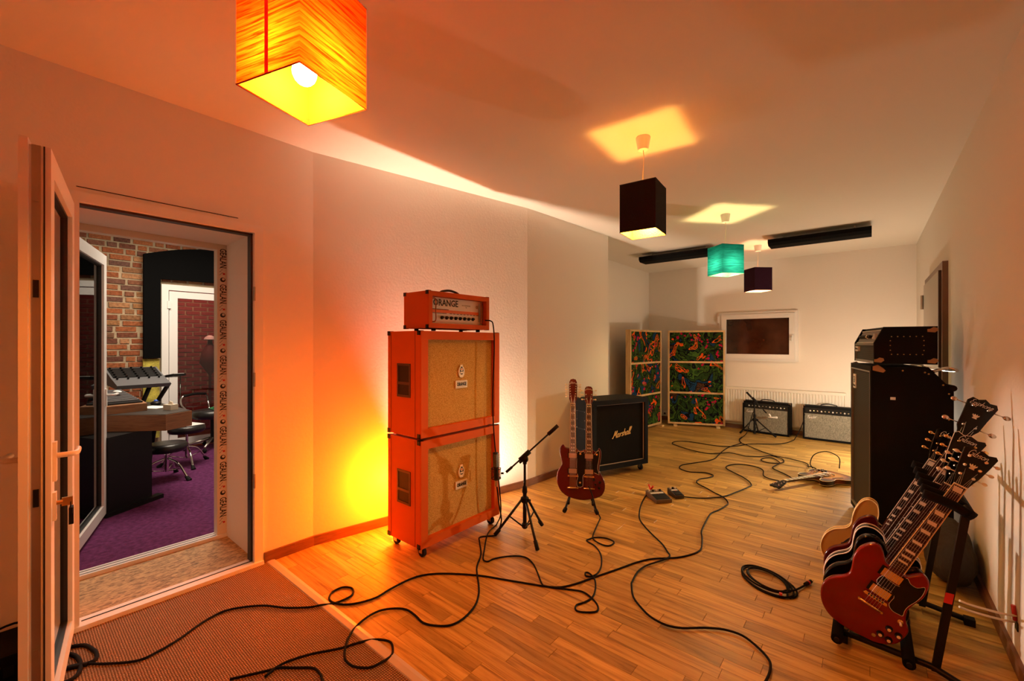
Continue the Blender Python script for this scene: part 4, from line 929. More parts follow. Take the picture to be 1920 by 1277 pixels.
HEAD = [(-2.2, 0), (-3.0, 3.2), (-3.6, 5.0), (-4.6, 11), (-5.2, 15.4), (-4.3, 16.4), (-2.3, 15.7), (0, 16.5), (2.3, 15.7), (4.3, 16.4), (5.2, 15.4), (4.6, 11), (3.6, 5.0), (3.0, 3.2), (2.2, 0)]
def cm(l, dz=0): return [(x/100, z/100+dz) for x, z in l]
def neck_set(t, x, base, nl, nfr, mfb, mbind, minl, inlay, mhead, mtun, nstr=6, body_y=0, head=HEAD, htxt=None, tb=1, crown=False, headtrim=None, bridge=-16.8, tail=-21.2, tilt=0, hsc=1, w0=2.8, w1=2.15, dots=False):
    """neck, fretboard, strings and headstock; local x right, z up the neck, -y is the front. base = z of fretboard end; nl = cm from there to nut"""
    F = body_y-.012
    def P(px, pz): return (x+px/100, base+pz/100)
    MB().prism([P(-w0, 0), P(w0, 0), P(w1, nl), P(-w1, nl)], F, F+.007, 'y').build('fretboard', mfb, t); fbo = t.children[-1] if False else [c for c in t.children if c.name.startswith('fretboard')][-1]
    nb = MB(); 
    rings = []
    for k in range(7):
        z = -6+(nl+6)*k/6; wv = (w0+(w1-w0)*max(0, z)/nl)/100*.96; rings.append([nb.bm.verts.new((x+wv*math.cos(a), F+.007+(.019 if k < 6 else .017)*math.sin(a), base+z/100)) for a in [PI*j/8 for j in range(9)]])
    for a, b in zip(rings, rings[1:]):
        for j in range(8): f = nb.bm.faces.new((a[j], a[j+1], b[j+1], b[j])); f.smooth = True
        nb.bm.faces.new((a[8], a[0], b[0], b[8]))
    nb.bm.faces.new(rings[0]); nb.bm.faces.new(rings[-1][::-1]); nb.build('neck', M_neckw, t)
    if mbind:
        for sg in (-1, 1): MB().prism([P(sg*w0, 0), P(sg*(w0-.22), 0), P(sg*(w1-.22), nl), P(sg*w1, nl)], F-.0006, F+.0068, 'y').build('edge_binding', mbind, fbo)
    scale = nl-bridge; fr = MB(); fz = []
    for n in range(1, nfr+1):
        z = nl-scale*(1-2**(-n/12)); fz.append(z); wv = w0+(w1-w0)*z/nl-.1
        fr.box(x-wv/100, x+wv/100, F-.0012, F, base+z/100-.0006, base+z/100+.0006)
    o = fr.build('frets', M_nick, fbo); o['kind'] = 'stuff'
    fz = [nl]+fz
    for n in (1, 3, 5, 7, 9, 12, 15, 17, 19):
        if n >= len(fz) or (n == 1 and inlay == 'trap' and False): continue
        zc = (fz[n-1]+fz[n])/2; hh = (fz[n-1]-fz[n])*.33; ww = (w0+(w1-w0)*zc/nl)*.72
        if inlay == 'trap': pts = [P(-ww, zc+hh), P(ww*.8, zc+hh), P(ww, zc-hh), P(-ww*.8, zc-hh)]
        elif inlay == 'block': pts = [P(-ww, zc+hh), P(ww, zc+hh), P(ww, zc-hh), P(-ww, zc-hh)]
        elif inlay == 'twin': 
            for q in (-.9, .9): MB().prism([P(q-.55, zc+.6), P(q+.25, zc+.6), P(q+.55, zc-.6), P(q-.25, zc-.6)], F-.0004, F+.001, 'y').build('inlay', minl, fbo)
            continue
        else: MB().lathe([(.0032, 0), (.0032, .0006)], (x, F, base+zc/100), (0, -1, 0), 10).build('inlay', minl, fbo); continue
        MB().prism(pts, F-.0004, F+.001, 'y').build('inlay', minl, fbo)
    MB().prism([P(-w1, nl), P(w1, nl), P(w1, nl+.5), P(-w1, nl+.5)], F-.002, F+.006, 'y').build('nut', M_ivory, t)
    hd = bpy.data.objects.new('headstock', None); COL.objects.link(hd); hd.parent = t; hd.location = (x, F+.004, base+(nl+.4)/100); hd.rotation_euler = (math.radians(-14), 0, 0)
    hp = [(a/100*hsc, b/100*hsc) for a, b in head]
    MB().slab(hp, 0, .014, .0012).build('faceplate', [mhead], hd)
    if headtrim: MB().tube([(a, 0, b) for a, b in hp[1:]], .0013, 6).build('headstock_binding', headtrim, hd)
    hl = max(b for a, b in head)/100*hsc; ns = nstr//2
    for sg in (-1, 1):
        for i in range(ns):
            zz = hl*(.27+.5*i/max(1, ns-1)); px = sg*(.018+.011*zz/hl)*hsc
            pg = MB().lathe([(.0055, 0), (.0055, .004), (.003, .005), (.003, .012), (.0035, .014)], (px, 0, zz), (0, -1, 0), 12).build('tuner_peg', mtun[0], hd)
            bx_ = sg*(.048+.012*zz/hl)*hsc*tb
            b = MB(); b.tube([(px+sg*.012, .012, zz), (bx_, .012, zz)], .0025, 6); b.sphere((bx_+sg*.007*tb, .012, zz), .0085*tb, 10, (1.15, .45, .85)); b.build('tuner_button', mtun[1], pg)
    if htxt: script('headstock_lettering', htxt[0], htxt[2], M_silk, hd, (-.003, -.0008, hl*.80), 0, .08, .3, .0004)
    if crown:
        c = MB(); zc = hl*.50
        for a in (-.5, -.17, .17, .5): c.slab([(math.sin(a)*.004-.002, zc), (math.sin(a)*.020-.003, zc+math.cos(a)*.014), (math.sin(a)*.024, zc+math.cos(a)*.020), (math.sin(a)*.020+.003, zc+math.cos(a)*.014), (math.sin(a)*.004+.002, zc)], -.0008, .0004, .0001)
        c.box(-.008, .008, -.0008, .0004, zc-.004, zc+.001); c.build('crown_inlay', M_pearl, hd)
    else: MB().slab([(-.004, hl*.33), (0, hl*.38), (.004, hl*.33), (0, hl*.28)], -.0006, .0004, .0001).build('truss_cover', M_pickg, hd)
    for i in range(nstr):
        k = (i/(nstr-1)-.5)*2
        MB().tube([(x+k*.026, F-.010, base+tail/100), (x+k*.025, F-.012, base+bridge/100), (x+k*.017, F-.004, base+nl/100), (x+(1 if k > 0 else -1)*(.019 if nstr > 4 else .02), F-.003+.02*.2, base+nl/100+.03+.055*(1-abs(k)*.8))], .0004 if nstr != 4 else .0008, 4).build('string', M_string, t)
    return fbo
def pickup(t, x, z, m, F=0, w=.035, h=.019, ring=True):
    r = MB().box(x-.044, x+.044, F-.004, F, z-.023, z+.023).bevel(.002, 1).build('pickup_ring', M_pickg, t) if ring else t
    p = MB().box(x-w, x+w, F-.011, F-.003, z-h, z+h).bevel(.0025, 2).build('pickup', m, r)
    for i in range(6): MB().lathe([(.0022, 0), (.0022, .0006)], (x-.025+i*.01, F-.011, z-h*.5), (0, -1, 0), 8).build('pole_screw', M_nick, p)
    return r
def hardware(t, x, base, m, bridge=-16.8, tail=-21.2, F=0):
    b = MB().slab([(x-.046, base+bridge/100-.004), (x-.040, base+bridge/100+.006), (x+.040, base+bridge/100+.006), (x+.046, base+bridge/100-.004), (x+.040, base+bridge/100-.008), (x-.040, base+bridge/100-.008)], F-.014, F-.004, .001).build('bridge', m, t)
    for i in range(6): MB().box(x-.026+i*.0104-.003, x-.026+i*.0104+.003, F-.0165, F-.013, base+bridge/100-.003, base+bridge/100+.005).build('saddle', M_black, b)
    tp = MB(); tp.tube([(x-.041, F-.012, base+tail/100), (x+.041, F-.012, base+tail/100)], .0055, 10); tp.build('tailpiece', m, t)
    for sg in (-1, 1): MB().lathe([(.007, 0), (.007, .012), (.005, .017)], (x+sg*.043, F, base+tail/100), (0, -1, 0), 12).build('stud', m, t)
def knobs(t, pts, m_cap, F=0):
    for x, z in pts: 
        k = MB().lathe([(.0135, 0), (.0125, .003), (.0105, .013), (.010, .014), (0, .0145)], (x, F, z), (0, -1, 0), 18).build('knob', M_black, t)
        MB().lathe([(.007, 0), (.007, .0008)], (x, F-.0145, z), (0, -1, 0), 14).build('knob_cap', m_cap, k)
def guitar(label, outline, m_body, place, rot, thick=.035, base_cm=38.5, binding=None, nl=45.9, group=None, name='electric_guitar', fholes=False, pg=None, kn=None, pk=None, hw_m=M_gold, mtop=None, switch=None, pm=None, bass=False, **kw):
    """place = point under the body; rot = 3x3 matrix columns X (right), Y (back), Z (neck)"""
    t = thing(name, label, 'guitar', (0, 0, 0), 0, group)
    t.matrix_world = Matrix.Translation(place) @ rot.to_4x4()
    base = base_cm/100
    pts = smooth_closed(cm(outline, base), 4)
    if mtop:
        MB().slab(pts, .0028, thick, .003).build('body_back', m_body, t); MB().slab(pts, -.001, .0035, .0012).build('body_top', mtop, t)
    else: MB().slab(pts, 0, thick, .006 if not binding else .002).build('body', m_body, t)
    if binding:
        loop = [(a, .0005, b) for a, b in pts]; loop.append(loop[0]); MB().tube(loop, .0028, 6, False).build('body_binding', binding, t)
        loop2 = [(a, thick-.0005, b) for a, b in pts]; loop2.append(loop2[0]); MB().tube(loop2, .0022, 6, False).build('body_binding', binding, t)
    if fholes:
        for sg in (-1, 1):
            c = MB(); c.slab([(sg*a/100, base+b/100) for a, b in [(9.2, -14.5), (10.2, -14.8), (10.6, -15.8), (10.2, -16.8), (10.6, -19.5), (11.6, -22.5), (12.2, -25), (12.8, -25.6), (12.6, -26.8), (11.6, -26.9), (11.2, -25.6), (10.4, -23), (9.4, -20), (9.1, -17), (8.8, -15.6)]], -.0022, .0002, .0002)
            c.build('sound_hole', M_ink, t)
    if pg:
        MB().slab(smooth_closed(cm([(x*1.02, z) for x, z in pg], base), 3), -.0022, -.0002, .0004).build('pickguard', M_pickg, t)
        l = [(a, -.0022, b) for a, b in smooth_closed(cm([(x*1.02, z) for x, z in pg], base), 3)]; l.append(l[0]); MB().tube(l, .0008, 5, False).build('pickguard_edge', M_wbind, t)
    neck_set(t, 0, base, nl, kw.pop('nfr', 22), kw.pop('mfb', M_rose), kw.pop('fbind', M_cbind), kw.pop('minl', M_pearl), kw.pop('inlay', 'trap'), kw.pop('mhead', M_blackl), kw.pop('mtun', (M_nick, M_ivory)), **kw)
    br = kw.get('bridge', -16.8); tl = kw.get('tail', -21.2)
    for z in (pk or (-3.8, -13.1)): pickup(t, 0, base+z/100, pm or hw_m, 0)
    hardware(t, 0, base, hw_m, br, tl)
    knobs(t, [(a/100, base+b/100) for a, b in (kn or [(9.6, -26.2), (8.3, -30.7), (13.2, -26.5), (11.6, -30.8)])], M_ivory)
    sw = switch or (11.0, -20.4); sx, sz = sw[0]/100, base+sw[1]/100
    s_ = MB().lathe([(.011, 0), (.010, .003), (.005, .005)], (sx, 0, sz), (0, -1, 0), 14).build('toggle_switch', M_gold, t); MB().tube([(sx, -.004, sz), (sx+.004, -.020, sz-.006)], .003, 8, r_end=.0045).build('switch_tip', M_ivory, s_)
    j = MB().lathe([(.008, 0), (.008, .004), (.004, .004)], (.069, 0, base-.33), (0, -1, 0), 12).build('jack', M_nick, t) if outline is SG else None
    sb = MB().lathe([(.004, 0), (.003, .008), (.0065, .010), (.006, .013)], (0, thick/2, min(b for a, b in pts)+.001), (0, 0, -1), 12).build('strap_button', M_nick, t)
    return t
SGPG = [(-2.4, -6.2), (0, -6.4), (3.9, -6.3), (3.9, -2.2), (4.6, -1.2), (6.2, -2.6), (8.4, -2.6), (10.2, -0.6), (11.0, -4.0), (10.7, -8.0), (9.8, -11.9), (9.7, -14.8), (10.2, -17.3), (8.9, -17.8), (6.6, -17.9), (4.6, -16.0), (4.2, -11), (-2.4, -10.6)]
def rack_rot(deg, yaw=0): return Matrix.Rotation(math.radians(yaw), 3, 'Z') @ Matrix.Rotation(math.radians(deg), 3, 'Y')
GR = 'guitars leaning in the rack'
guitar('cherry red double-horned guitar with gold pickups at the front of rack', SG, M_cherry, (-.067, 2.57, .074), rack_rot(25.3), pg=SGPG, group=GR, htxt=('Gibson', .026, .062), crown=True, hsc=1.0, mtun=(M_ivory, M_ivory), nfr=22)
guitar('glossy plain black guitar second from the front of rack', LP, M_blackl, (-.072, 2.69, .082), rack_rot(25.8), thick=.045, base_cm=38.2, group=GR, nl=42, bridge=-20.5, tail=-25, fbind=M_rose, inlay='dot', pk=(-4, -16), mtun=(M_nick, M_ivory), switch=(-8.5, -2.5), kn=[(8, -24), (8.5, -30), (12.5, -26), (12.5, -32)])
guitar('black guitar with white binding, third in the rack', LP, M_blackl, (-.075, 2.81, .086), rack_rot(25.5), thick=.05, base_cm=38.2, binding=M_wbind, group=GR, nl=46, bridge=-16.5, tail=-21, mfb=M_ebony, fbind=M_wbind, inlay='block', pk=(-4, -12.5), htxt=('Gibson', .026, .062), headtrim=M_wbind, mtun=(M_gold, M_gold), hsc=1.08, switch=(-8.5, -1.5), kn=[(8, -24), (8.5, -30), (12.5, -26), (12.5, -32)])
guitar('dark red bass guitar with large clover tuners, fourth in rack', SG, M_dcherry, (-.078, 2.93, .088), rack_rot(25.0), group=GR, name='bass_guitar', head=HEADB, nl=61, nfr=20, fbind=M_rose, inlay='dot', nstr=4, htxt=('Epiphone', .028, .08), crown=True, hsc=1.0, tb=1.45, bridge=-24, tail=-28, pk=(-3.8, -18), mtun=(M_nick, M_nick), hw_m=M_nick, w0=3, w1=2.0, kn=[(9, -27), (10, -31), (13, -28)])
guitar('amber hollow-body guitar with f-holes at the rear of rack', ES, M_natural, (-.068, 3.06, .100), rack_rot(24.0), thick=.045, base_cm=42, binding=M_cbind, fholes=True, group=GR, nl=38, bridge=-24, tail=-30, pk=(-8, -18), mfb=M_ebony, fbind=M_wbind, inlay='block', mtun=(M_gold, M_gold), htxt=('Gibson', .026, .06), kn=[(10, -30), (9, -34), (14, -31), (13, -35)], switch=(12.5, -22))

# rack
t = thing('guitar_rack', 'black folding guitar rack with foam-padded bars near right wall', 'guitar rack', (.1, 2.6, 0))
def R(x, y, z): return (x-.1, y-2.6, z)
MB().tube([R(-.115, 2.60, .045), R(.215, 2.58, .035), R(.33, 2.50, .03), R(.45, 2.40, .02)], .014, 8).build('front_base_bar', M_black, t)
MB().tube([R(-.115, 3.20, .045), R(.24, 3.18, .035), R(.40, 3.16, .02)], .014, 8).build('rear_base_bar', M_black, t)
for x, z in ((-.113, .052), (.135, .052)):
    pd = MB().tube([R(x, 2.49, z), R(x, 3.24, z)], .010, 8).build('body_rail', M_black, t)
    MB().tube([R(x, 2.50, z), R(x, 3.22, z)], .0225, 12).build('foam_sleeve', M_pad, pd)
for (x, y) in ((-.095, 2.60), (.42, 2.42), (-.1, 3.2), (.395, 3.16)):
    MB().box(x-.1-.02, x-.1+.02, y-2.6-.02, y-2.6+.02, 0, .035).bevel(.004).build('foot', M_rub, t)
for y in (2.585, 3.18):
    up = MB(); a = Vector(R(.222, y, .02)); b = Vector(R(.315, y, .735)); d = b-a
    up.prism([(a.x-.013, a.z), (a.x+.013, a.z), (b.x+.013, b.z), (b.x-.013, b.z)], a.y-.013, a.y+.013, 'y'); up.bevel(.002, 1).build('upright', M_black, t)
MB().prism([(.1455, .330), (.1715, .330), (.178, .375), (.152, .375)], -.0295, -.0283, 'y').build('red_sticker', M_redink, t)
MB().tube([R(.32, 2.55, .735), R(.32, 3.22, .735)], .016, 10).build('top_bar', M_black, t)
for i, y in enumerate((2.53, 2.632, 2.745, 2.865, 2.985, 3.12)):
    MB().tube(smooth_open([R(.315, y, .735), R(.26, y, .765), R(.18, y, .79)]), .019, 10).build('divider_pad', M_pad, t)
MB().tube([R(.31, 2.57, .735), R(.332, 2.57, .715)], .021, 10).build('end_knob', M_rub, t)

# double neck on its stand
def vm(front, up):
    z = Vector(up).normalized(); y = -Vector(front); y = (y-z*y.dot(z)).normalized(); x = y.cross(z); return Matrix((x, y, z)).transposed()
K = .0972
def dn(p): return (p[0]-213)*K, (1125-p[1])*K
DN = [(0, 960), (6, 895), (28, 850), (46, 818), (36, 770), (24, 710), (32, 668), (55, 648), (74, 668), (110, 678), (142, 684), (172, 674), (188, 690), (213, 700), (240, 690), (256, 686), (286, 690), (318, 686), (345, 700), (366, 688), (378, 668), (395, 700), (393, 760), (380, 830), (380, 872), (402, 910), (420, 950), (427, 1000), (415, 1050), (380, 1090), (300, 1115), (210, 1125), (110, 1105), (45, 1065), (12, 1010)]
gp = Vector((-1.905, 3.205, .080)); fr_ = Vector((.40, -.80, .0)).normalized()
fr_ = Vector((1.905, -3.205, 0)).normalized(); upv = Vector((0, 0, 1))-fr_*.14
rotm = vm(fr_, upv)
t = thing('double_neck_guitar', 'dark cherry double-neck electric guitar standing before the black cabinet', 'guitar'); t.matrix_world = Matrix.Translation(gp) @ rotm.to_4x4()
pts = smooth_closed([(a/100, b/100) for a, b in map(dn, DN)], 4)
MB().slab(pts, 0, .036, .006).build('body', M_dcherry, t)
PG = [(188, 700), (213, 712), (245, 700), (252, 740), (318, 740), (345, 712), (372, 690), (380, 720), (368, 800), (362, 850), (375, 900), (320, 880), (250, 900), (232, 930), (232, 1005), (185, 1010), (180, 960), (192, 920), (178, 880), (180, 740)]
MB().slab(smooth_closed([(a/100, b/100) for a, b in map(dn, PG)], 2), -.0022, -.0002, .0004).build('pickguard', M_pickg, t)
l = [(a/100, -.0022, b/100) for a, b in smooth_closed([dn(p) for p in PG], 2)]; l.append(l[0]); MB().tube(l, .0012, 5, False).build('pickguard_edge', M_wbind, t)
bz1 = (1125-722)*K/100; 
x1 = (144-213)*K/100; x2 = (287-213)*K/100
HDN = [(-2.2, 0), (-2.6, 2.0), (-3.4, 4.0), (-3.5, 12), (-3.7, 16), (-3.3, 20), (-2.2, 22.2), (-1, 22.4), (0, 22.8), (1, 22.4), (2.2, 22.2), (3.3, 20), (3.7, 16), (3.5, 12), (3.4, 4), (2.6, 2), (2.2, 0)]
HD2 = [(a, b*.72) for a, b in HDN]
neck_set(t, x1, bz1, (722-278)*K, 20, M_rose, M_cbind, M_pearl, 'twin', M_dcherry, (M_nick, M_cream), nstr=12, head=HDN, htxt=('Gibson', .018, .045), bridge=-19, tail=-29)
neck_set(t, x2, bz1, (722-283)*K, 20, M_rose, M_wbind, M_pearl, 'twin', M_dcherry, (M_nick, M_cream), nstr=6, head=HD2, htxt=('Gibson', .018, .045), bridge=-19, tail=-29)
for x in (x1, x2):
    pm = M_nick
    pickup(t, x, (1125-742)*K/100, M_nick, 0); pickup(t, x, (1125-876)*K/100, M_nick, 0)
    hardware(t, x, bz1, M_gold, -19, -29)
for p in ((330, 945), (380, 965), (342, 985), (375, 1015)):
    a, b = dn(p); MB().lathe([(.011, 0), (.009, .012), (0, .013)], (a/100, 0, b/100), (0, -1, 0), 14).build('knob', M_black, t)
for p in ((210, 725), (355, 725), (208, 975)):
    a, b = dn(p); sw = MB().lathe([(.010, 0), (.009, .004), (.004, .005)], (a/100, -.002, b/100), (0, -1, 0), 12).build('toggle_switch', M_gold, t); MB().tube([(a/100, -.005, b/100), (a/100, -.02, b/100+.004)], .003, 6).build('switch_tip', M_ivory, sw)
t = thing('guitar_stand', 'low black A-frame stand under the double-neck guitar', 'stand', (gp.x, gp.y, 0), math.atan2(fr_.x*-1, fr_.y)+PI)
for sx in (-1, 1):
    lg = MB().tube(smooth_open([(sx*.085, .075, .155), (sx*.095, .06, .09), (sx*.115, -.01, .045), (sx*.135, -.10, .016)]), .011, 10).build('leg', M_black, t)
    MB().tube([(sx*.126, -.065, .025), (sx*.137, -.105, .016)], .0165, 10).build('rubber_foot', M_rub, lg)
    MB().tube([(sx*.085, .075, .155), (sx*.10, .19, .018)], .010, 10).build('rear_leg', M_black, t)
    MB().tube([(sx*.103, .03, .068), (sx*.103, -.045, .062)], .011, 10).build('cradle_pad', M_rub, t)
MB().tube([(-.085, .075, .155), (.085, .075, .155)], .009, 8).build('cross_bar', M_black, t)

# sunburst guitar on the floor
u_ = Vector((-.47, -.88, 0)).normalized(); rot = vm((0, 0, 1), u_+Vector((0, 0, .02)))
guitar('sunburst hollow-body guitar lying face up on the floor', ES, M_burst, (-.235, 5.72, .050), rot, thick=.044, base_cm=42, binding=M_cbind, fholes=True, nl=42, bridge=-20, tail=-26, pk=(-8, -16), inlay='block', mtun=(M_chrome, M_chrome), hw_m=M_chrome, kn=[(10, -30), (9, -34), (14, -31), (13, -35)], switch=(12.5, -22))

# ------------------------------------------------------------------ microphone stands
def mic_stand(base, label, feet, hz, pivot_r, boom0, boom1, col=M_black, r=.012):
    t = thing('microphone_stand', label, 'microphone stand', (base[0], base[1], 0))
    MB().cyl((0, 0, .04), (0, 0, hz*.55), r*1.25).build('outer_tube', col, t); MB().cyl((0, 0, hz*.5), (0, 0, hz), r*.85).build('inner_tube', M_black, t)
    MB().lathe([(r*1.8, .225), (r*2.6, .235), (r*2.6, .262), (r*1.6, .272)]).build('leg_hub', M_rub, t); MB().lathe([(r*1.2, .03), (r*1.9, .04), (r*1.9, .065), (r*1.2, .075)]).build('lower_hub', M_rub, t)
    MB().tube([(.03, 0, .25), (.05, 0, .25)], .008, 8, r_end=.012).build('hub_knob', M_rub, t)
    for fx, fy in feet:
        d = Vector((fx, fy, 0)); u = d.normalized()
        lg = MB().tube([u*.026+Vector((0, 0, .25)), d+Vector((0, 0, .018))], .0095, 10).build('leg', col, t)
        MB().tube([d*.84+Vector((0, 0, .055)), d*1.0+Vector((0, 0, .018))], .0145, 10).build('rubber_foot', M_rub, lg)
        MB().tube([u*.02+Vector((0, 0, .05)), d*.5+Vector((0, 0, .137))], .0055, 8).build('brace', M_black, lg)
    MB().lathe([(.016, hz*.52), (.02, hz*.54), (.018, hz*.60), (.012, hz*.62)]).build('height_clutch', M_rub, t)
    b0 = Vector(boom0)-Vector((*base, 0)); b1 = Vector(boom1)-Vector((*base, 0)); pv = Vector((0, 0, hz)); dd = (b1-b0).normalized()
    bm_ = MB().tube([b0, b1], r*.55, 10).build('boom', M_black, t); MB().tube([b1-dd*.10, b1], .0145, 12).build('counterweight', M_rub, bm_); MB().tube([b0-dd*.0, b0+dd*.06], .010, 10).build('boom_tip', M_rub, bm_)
    cl = MB(); cl.tube([pv-dd*.05+Vector((0, 0, .012)), pv+dd*.05+Vector((0, 0, .012))], .019, 12); cl.sphere((pv.x, pv.y, pv.z-.012), .030, 12, (1, .8, 1)); cl.cyl(pv-Vector((0, 0, .05)), pv-Vector((0, 0, .01)), .016); cl.build('boom_clutch', M_rub, t)
    MB().tube([pv+Vector((.0, -.02, -.02)), pv+Vector((-.015, -.045, -.035))], .006, 8, r_end=.010).build('clutch_knob', M_rub, t)
    return t
mic_stand((-2.0, 2.546), 'black tripod microphone stand in front of the orange stack', [(-.115, -.212), (.05, .155), (.26, -.19)], .568, 0, (-2.108, 2.456, .455), (-1.807, 2.707, .809))
t = thing('condenser_microphone', 'black studio microphone in shock mount aimed at the lower orange cabinet', 'microphone', (-2.165, 2.405, .44))
MB().lathe([(.0, -.045), (.017, -.044), (.019, -.03), (.019, .05), (.021, .055), (.021, .16), (.019, .165), (0, .166)], (0, 0, 0), (-.06, .02, 1), 16).build('body', mat('mic_black', (.02, .02, .02), .35, .3), t)
g = MB()
for i in range(12): g.box(-.004, .022, -.0225, .0225, .062+i*.008, .065+i*.008)
o = g.build('grille_slots', M_steel, t); o['kind'] = 'stuff'
sm = MB()
for z in (-.03, .045): sm.tube([(.036*math.cos(a), .036*math.sin(a), z) for a in [i*PI/8 for i in range(17)]], .003, 6, False)
for i in range(6): a = i*PI/3; sm.tube([(.036*math.cos(a), .036*math.sin(a), -.03), (.036*math.cos(a), .036*math.sin(a), .045)], .0025, 6)
for i in range(6): a = i*PI/3+.3; sm.tube([(.036*math.cos(a), .036*math.sin(a), .045 if i % 2 else -.03), (.019*math.cos(a+.5), .019*math.sin(a+.5), .01)], .0015, 6)
sm.build('shock_mount', M_black, t); MB().cyl((0, 0, -.09), (0, 0, -.045), .010).build('connector', M_nick, t); MB().tube([(.034, .02, .01), (.045, .035, .008)], .008, 8).build('mount_arm', M_rub, t)
mic_stand((-1.356, 7.50), 'small black microphone stand in front of the left combo amplifier', [(-.20, -.02), (.29, .0), (.02, .20)], .54, 0, (-1.200, 7.54, .36), (-1.46, 7.47, .67))
t = thing('dynamic_microphone', 'white handheld-style microphone pointing at the left combo amplifier', 'microphone', (-1.13, 7.56, .30))
MB().lathe([(.008, -.055), (.010, .0), (.014, .045), (.018, .055), (.016, .07), (0, .075)], (0, 0, 0), (1, .15, .05), 14).build('body', M_pwhite, t); MB().tube([(-.04, 0, .05), (-.02, 0, .01)], .012, 8).build('clip', M_pwhite, t)

# ------------------------------------------------------------------ cables
def cable(name, pts, label, r=.0055, z=.0062, pre=None, post=None, near=None, cat='cable', group='black cables snaking over the floor'):
    P3 = [(x, y, z+(.007 if y < 1.12 else 0)) for x, y in pts]
    P3 = smooth_open(P3, 4)
    if pre: P3 = smooth_open([Vector(p) for p in pre]+[P3[0]], 5)[:-1]+P3
    if post: P3 = P3+smooth_open([P3[-1]]+[Vector(p) for p in post], 5)[1:]
    return tag(MB().tube(P3, r, 7).build(name, M_cable), label, cat, group)
cable('floor_cable', [(-2.65, .25), (-2.58, .31), (-2.51, .39), (-2.51, .46), (-2.54, .55), (-2.6, .66), (-2.62, .76), (-2.57, .85), (-2.5, .92), (-2.4, .98), (-2.31, 1.06), (-2.28, 1.11), (-2.25, 1.17), (-2.24, 1.25), (-2.26, 1.29), (-2.31, 1.31), (-2.36, 1.28), (-2.36, 1.22), (-2.32, 1.18), (-2.27, 1.17), (-2.2, 1.2), (-2.15, 1.26), (-2.12, 1.35), (-2.13, 1.44), (-2.13, 1.56), (-2.11, 1.65), (-2.05, 1.73), (-1.95, 1.81), (-1.82, 1.89), (-1.68, 1.95), (-1.54, 2.01), (-1.45, 2.05), (-1.38, 2.1), (-1.33, 2.19), (-1.29, 2.3), (-1.21, 2.51), (-1.16, 2.65), (-1.1, 2.76), (-1.02, 2.84), (-.96, 2.91), (-.91, 3.01), (-.89, 3.1), (-.91, 3.2), (-.94, 3.31), (-.97, 3.4), (-.99, 3.54), (-1.01, 3.74), (-1.01, 3.84), (-.98, 3.95), (-.96, 4.09), (-.96, 4.16), (-1.0, 4.25), (-1.05, 4.31), (-1.13, 4.37), (-1.24, 4.47), (-1.32, 4.53), (-1.36, 4.6), (-1.36, 4.71), (-1.31, 4.8), (-1.28, 4.89), (-1.3, 4.95), (-1.38, 4.98), (-1.45, 4.94), (-1.52, 4.9), (-1.6, 4.92), (-1.66, 4.98), (-1.68, 5.1), (-1.64, 5.21), (-1.56, 5.37), (-1.5, 5.49), (-1.46, 5.66), (-1.47, 5.88), (-1.48, 6.16), (-1.47, 6.44), (-1.43, 6.62), (-1.4, 6.8), (-1.46, 6.98), (-1.47, 7.3)],
      'long cable winding from the door mat to the far microphone stand', post=[(-1.45, 7.45, .05), (-1.42, 7.60, .25), (-1.38, 7.68, .42)])
cable('floor_cable', [(-1.97, .72), (-1.99, .78), (-1.98, .84), (-1.95, .91), (-1.91, .97), (-1.88, 1.02), (-1.86, 1.07), (-1.84, 1.13), (-1.8, 1.17), (-1.75, 1.19), (-1.7, 1.17), (-1.67, 1.14), (-1.66, 1.09), (-1.67, 1.04), (-1.7, 1.01), (-1.74, .99), (-1.8, .99), (-1.86, 1.02), (-1.92, 1.07), (-1.97, 1.13), (-2.0, 1.21), (-2.0, 1.29), (-1.96, 1.35), (-1.9, 1.39), (-1.82, 1.39), (-1.74, 1.38), (-1.67, 1.41), (-1.62, 1.46), (-1.61, 1.54), (-1.64, 1.65), (-1.7, 1.74), (-1.78, 1.82), (-1.85, 1.88), (-1.92, 1.95), (-2.01, 2.08), (-2.14, 2.2), (-2.19, 2.26), (-2.12, 2.35)],
      'cable looping over the pale strip up to the front microphone', z=.0075, post=[(-2.10, 2.36, .05), (-2.09, 2.38, .12), (-2.13, 2.40, .22), (-2.16, 2.41, .345)])
cable('floor_cable', [(-2.07, .62), (-2.0, .74), (-1.98, .78), (-1.93, .82), (-1.87, .87), (-1.83, .88), (-1.77, .87), (-1.72, .84)], 'short bent cable on the mat at the bottom edge')
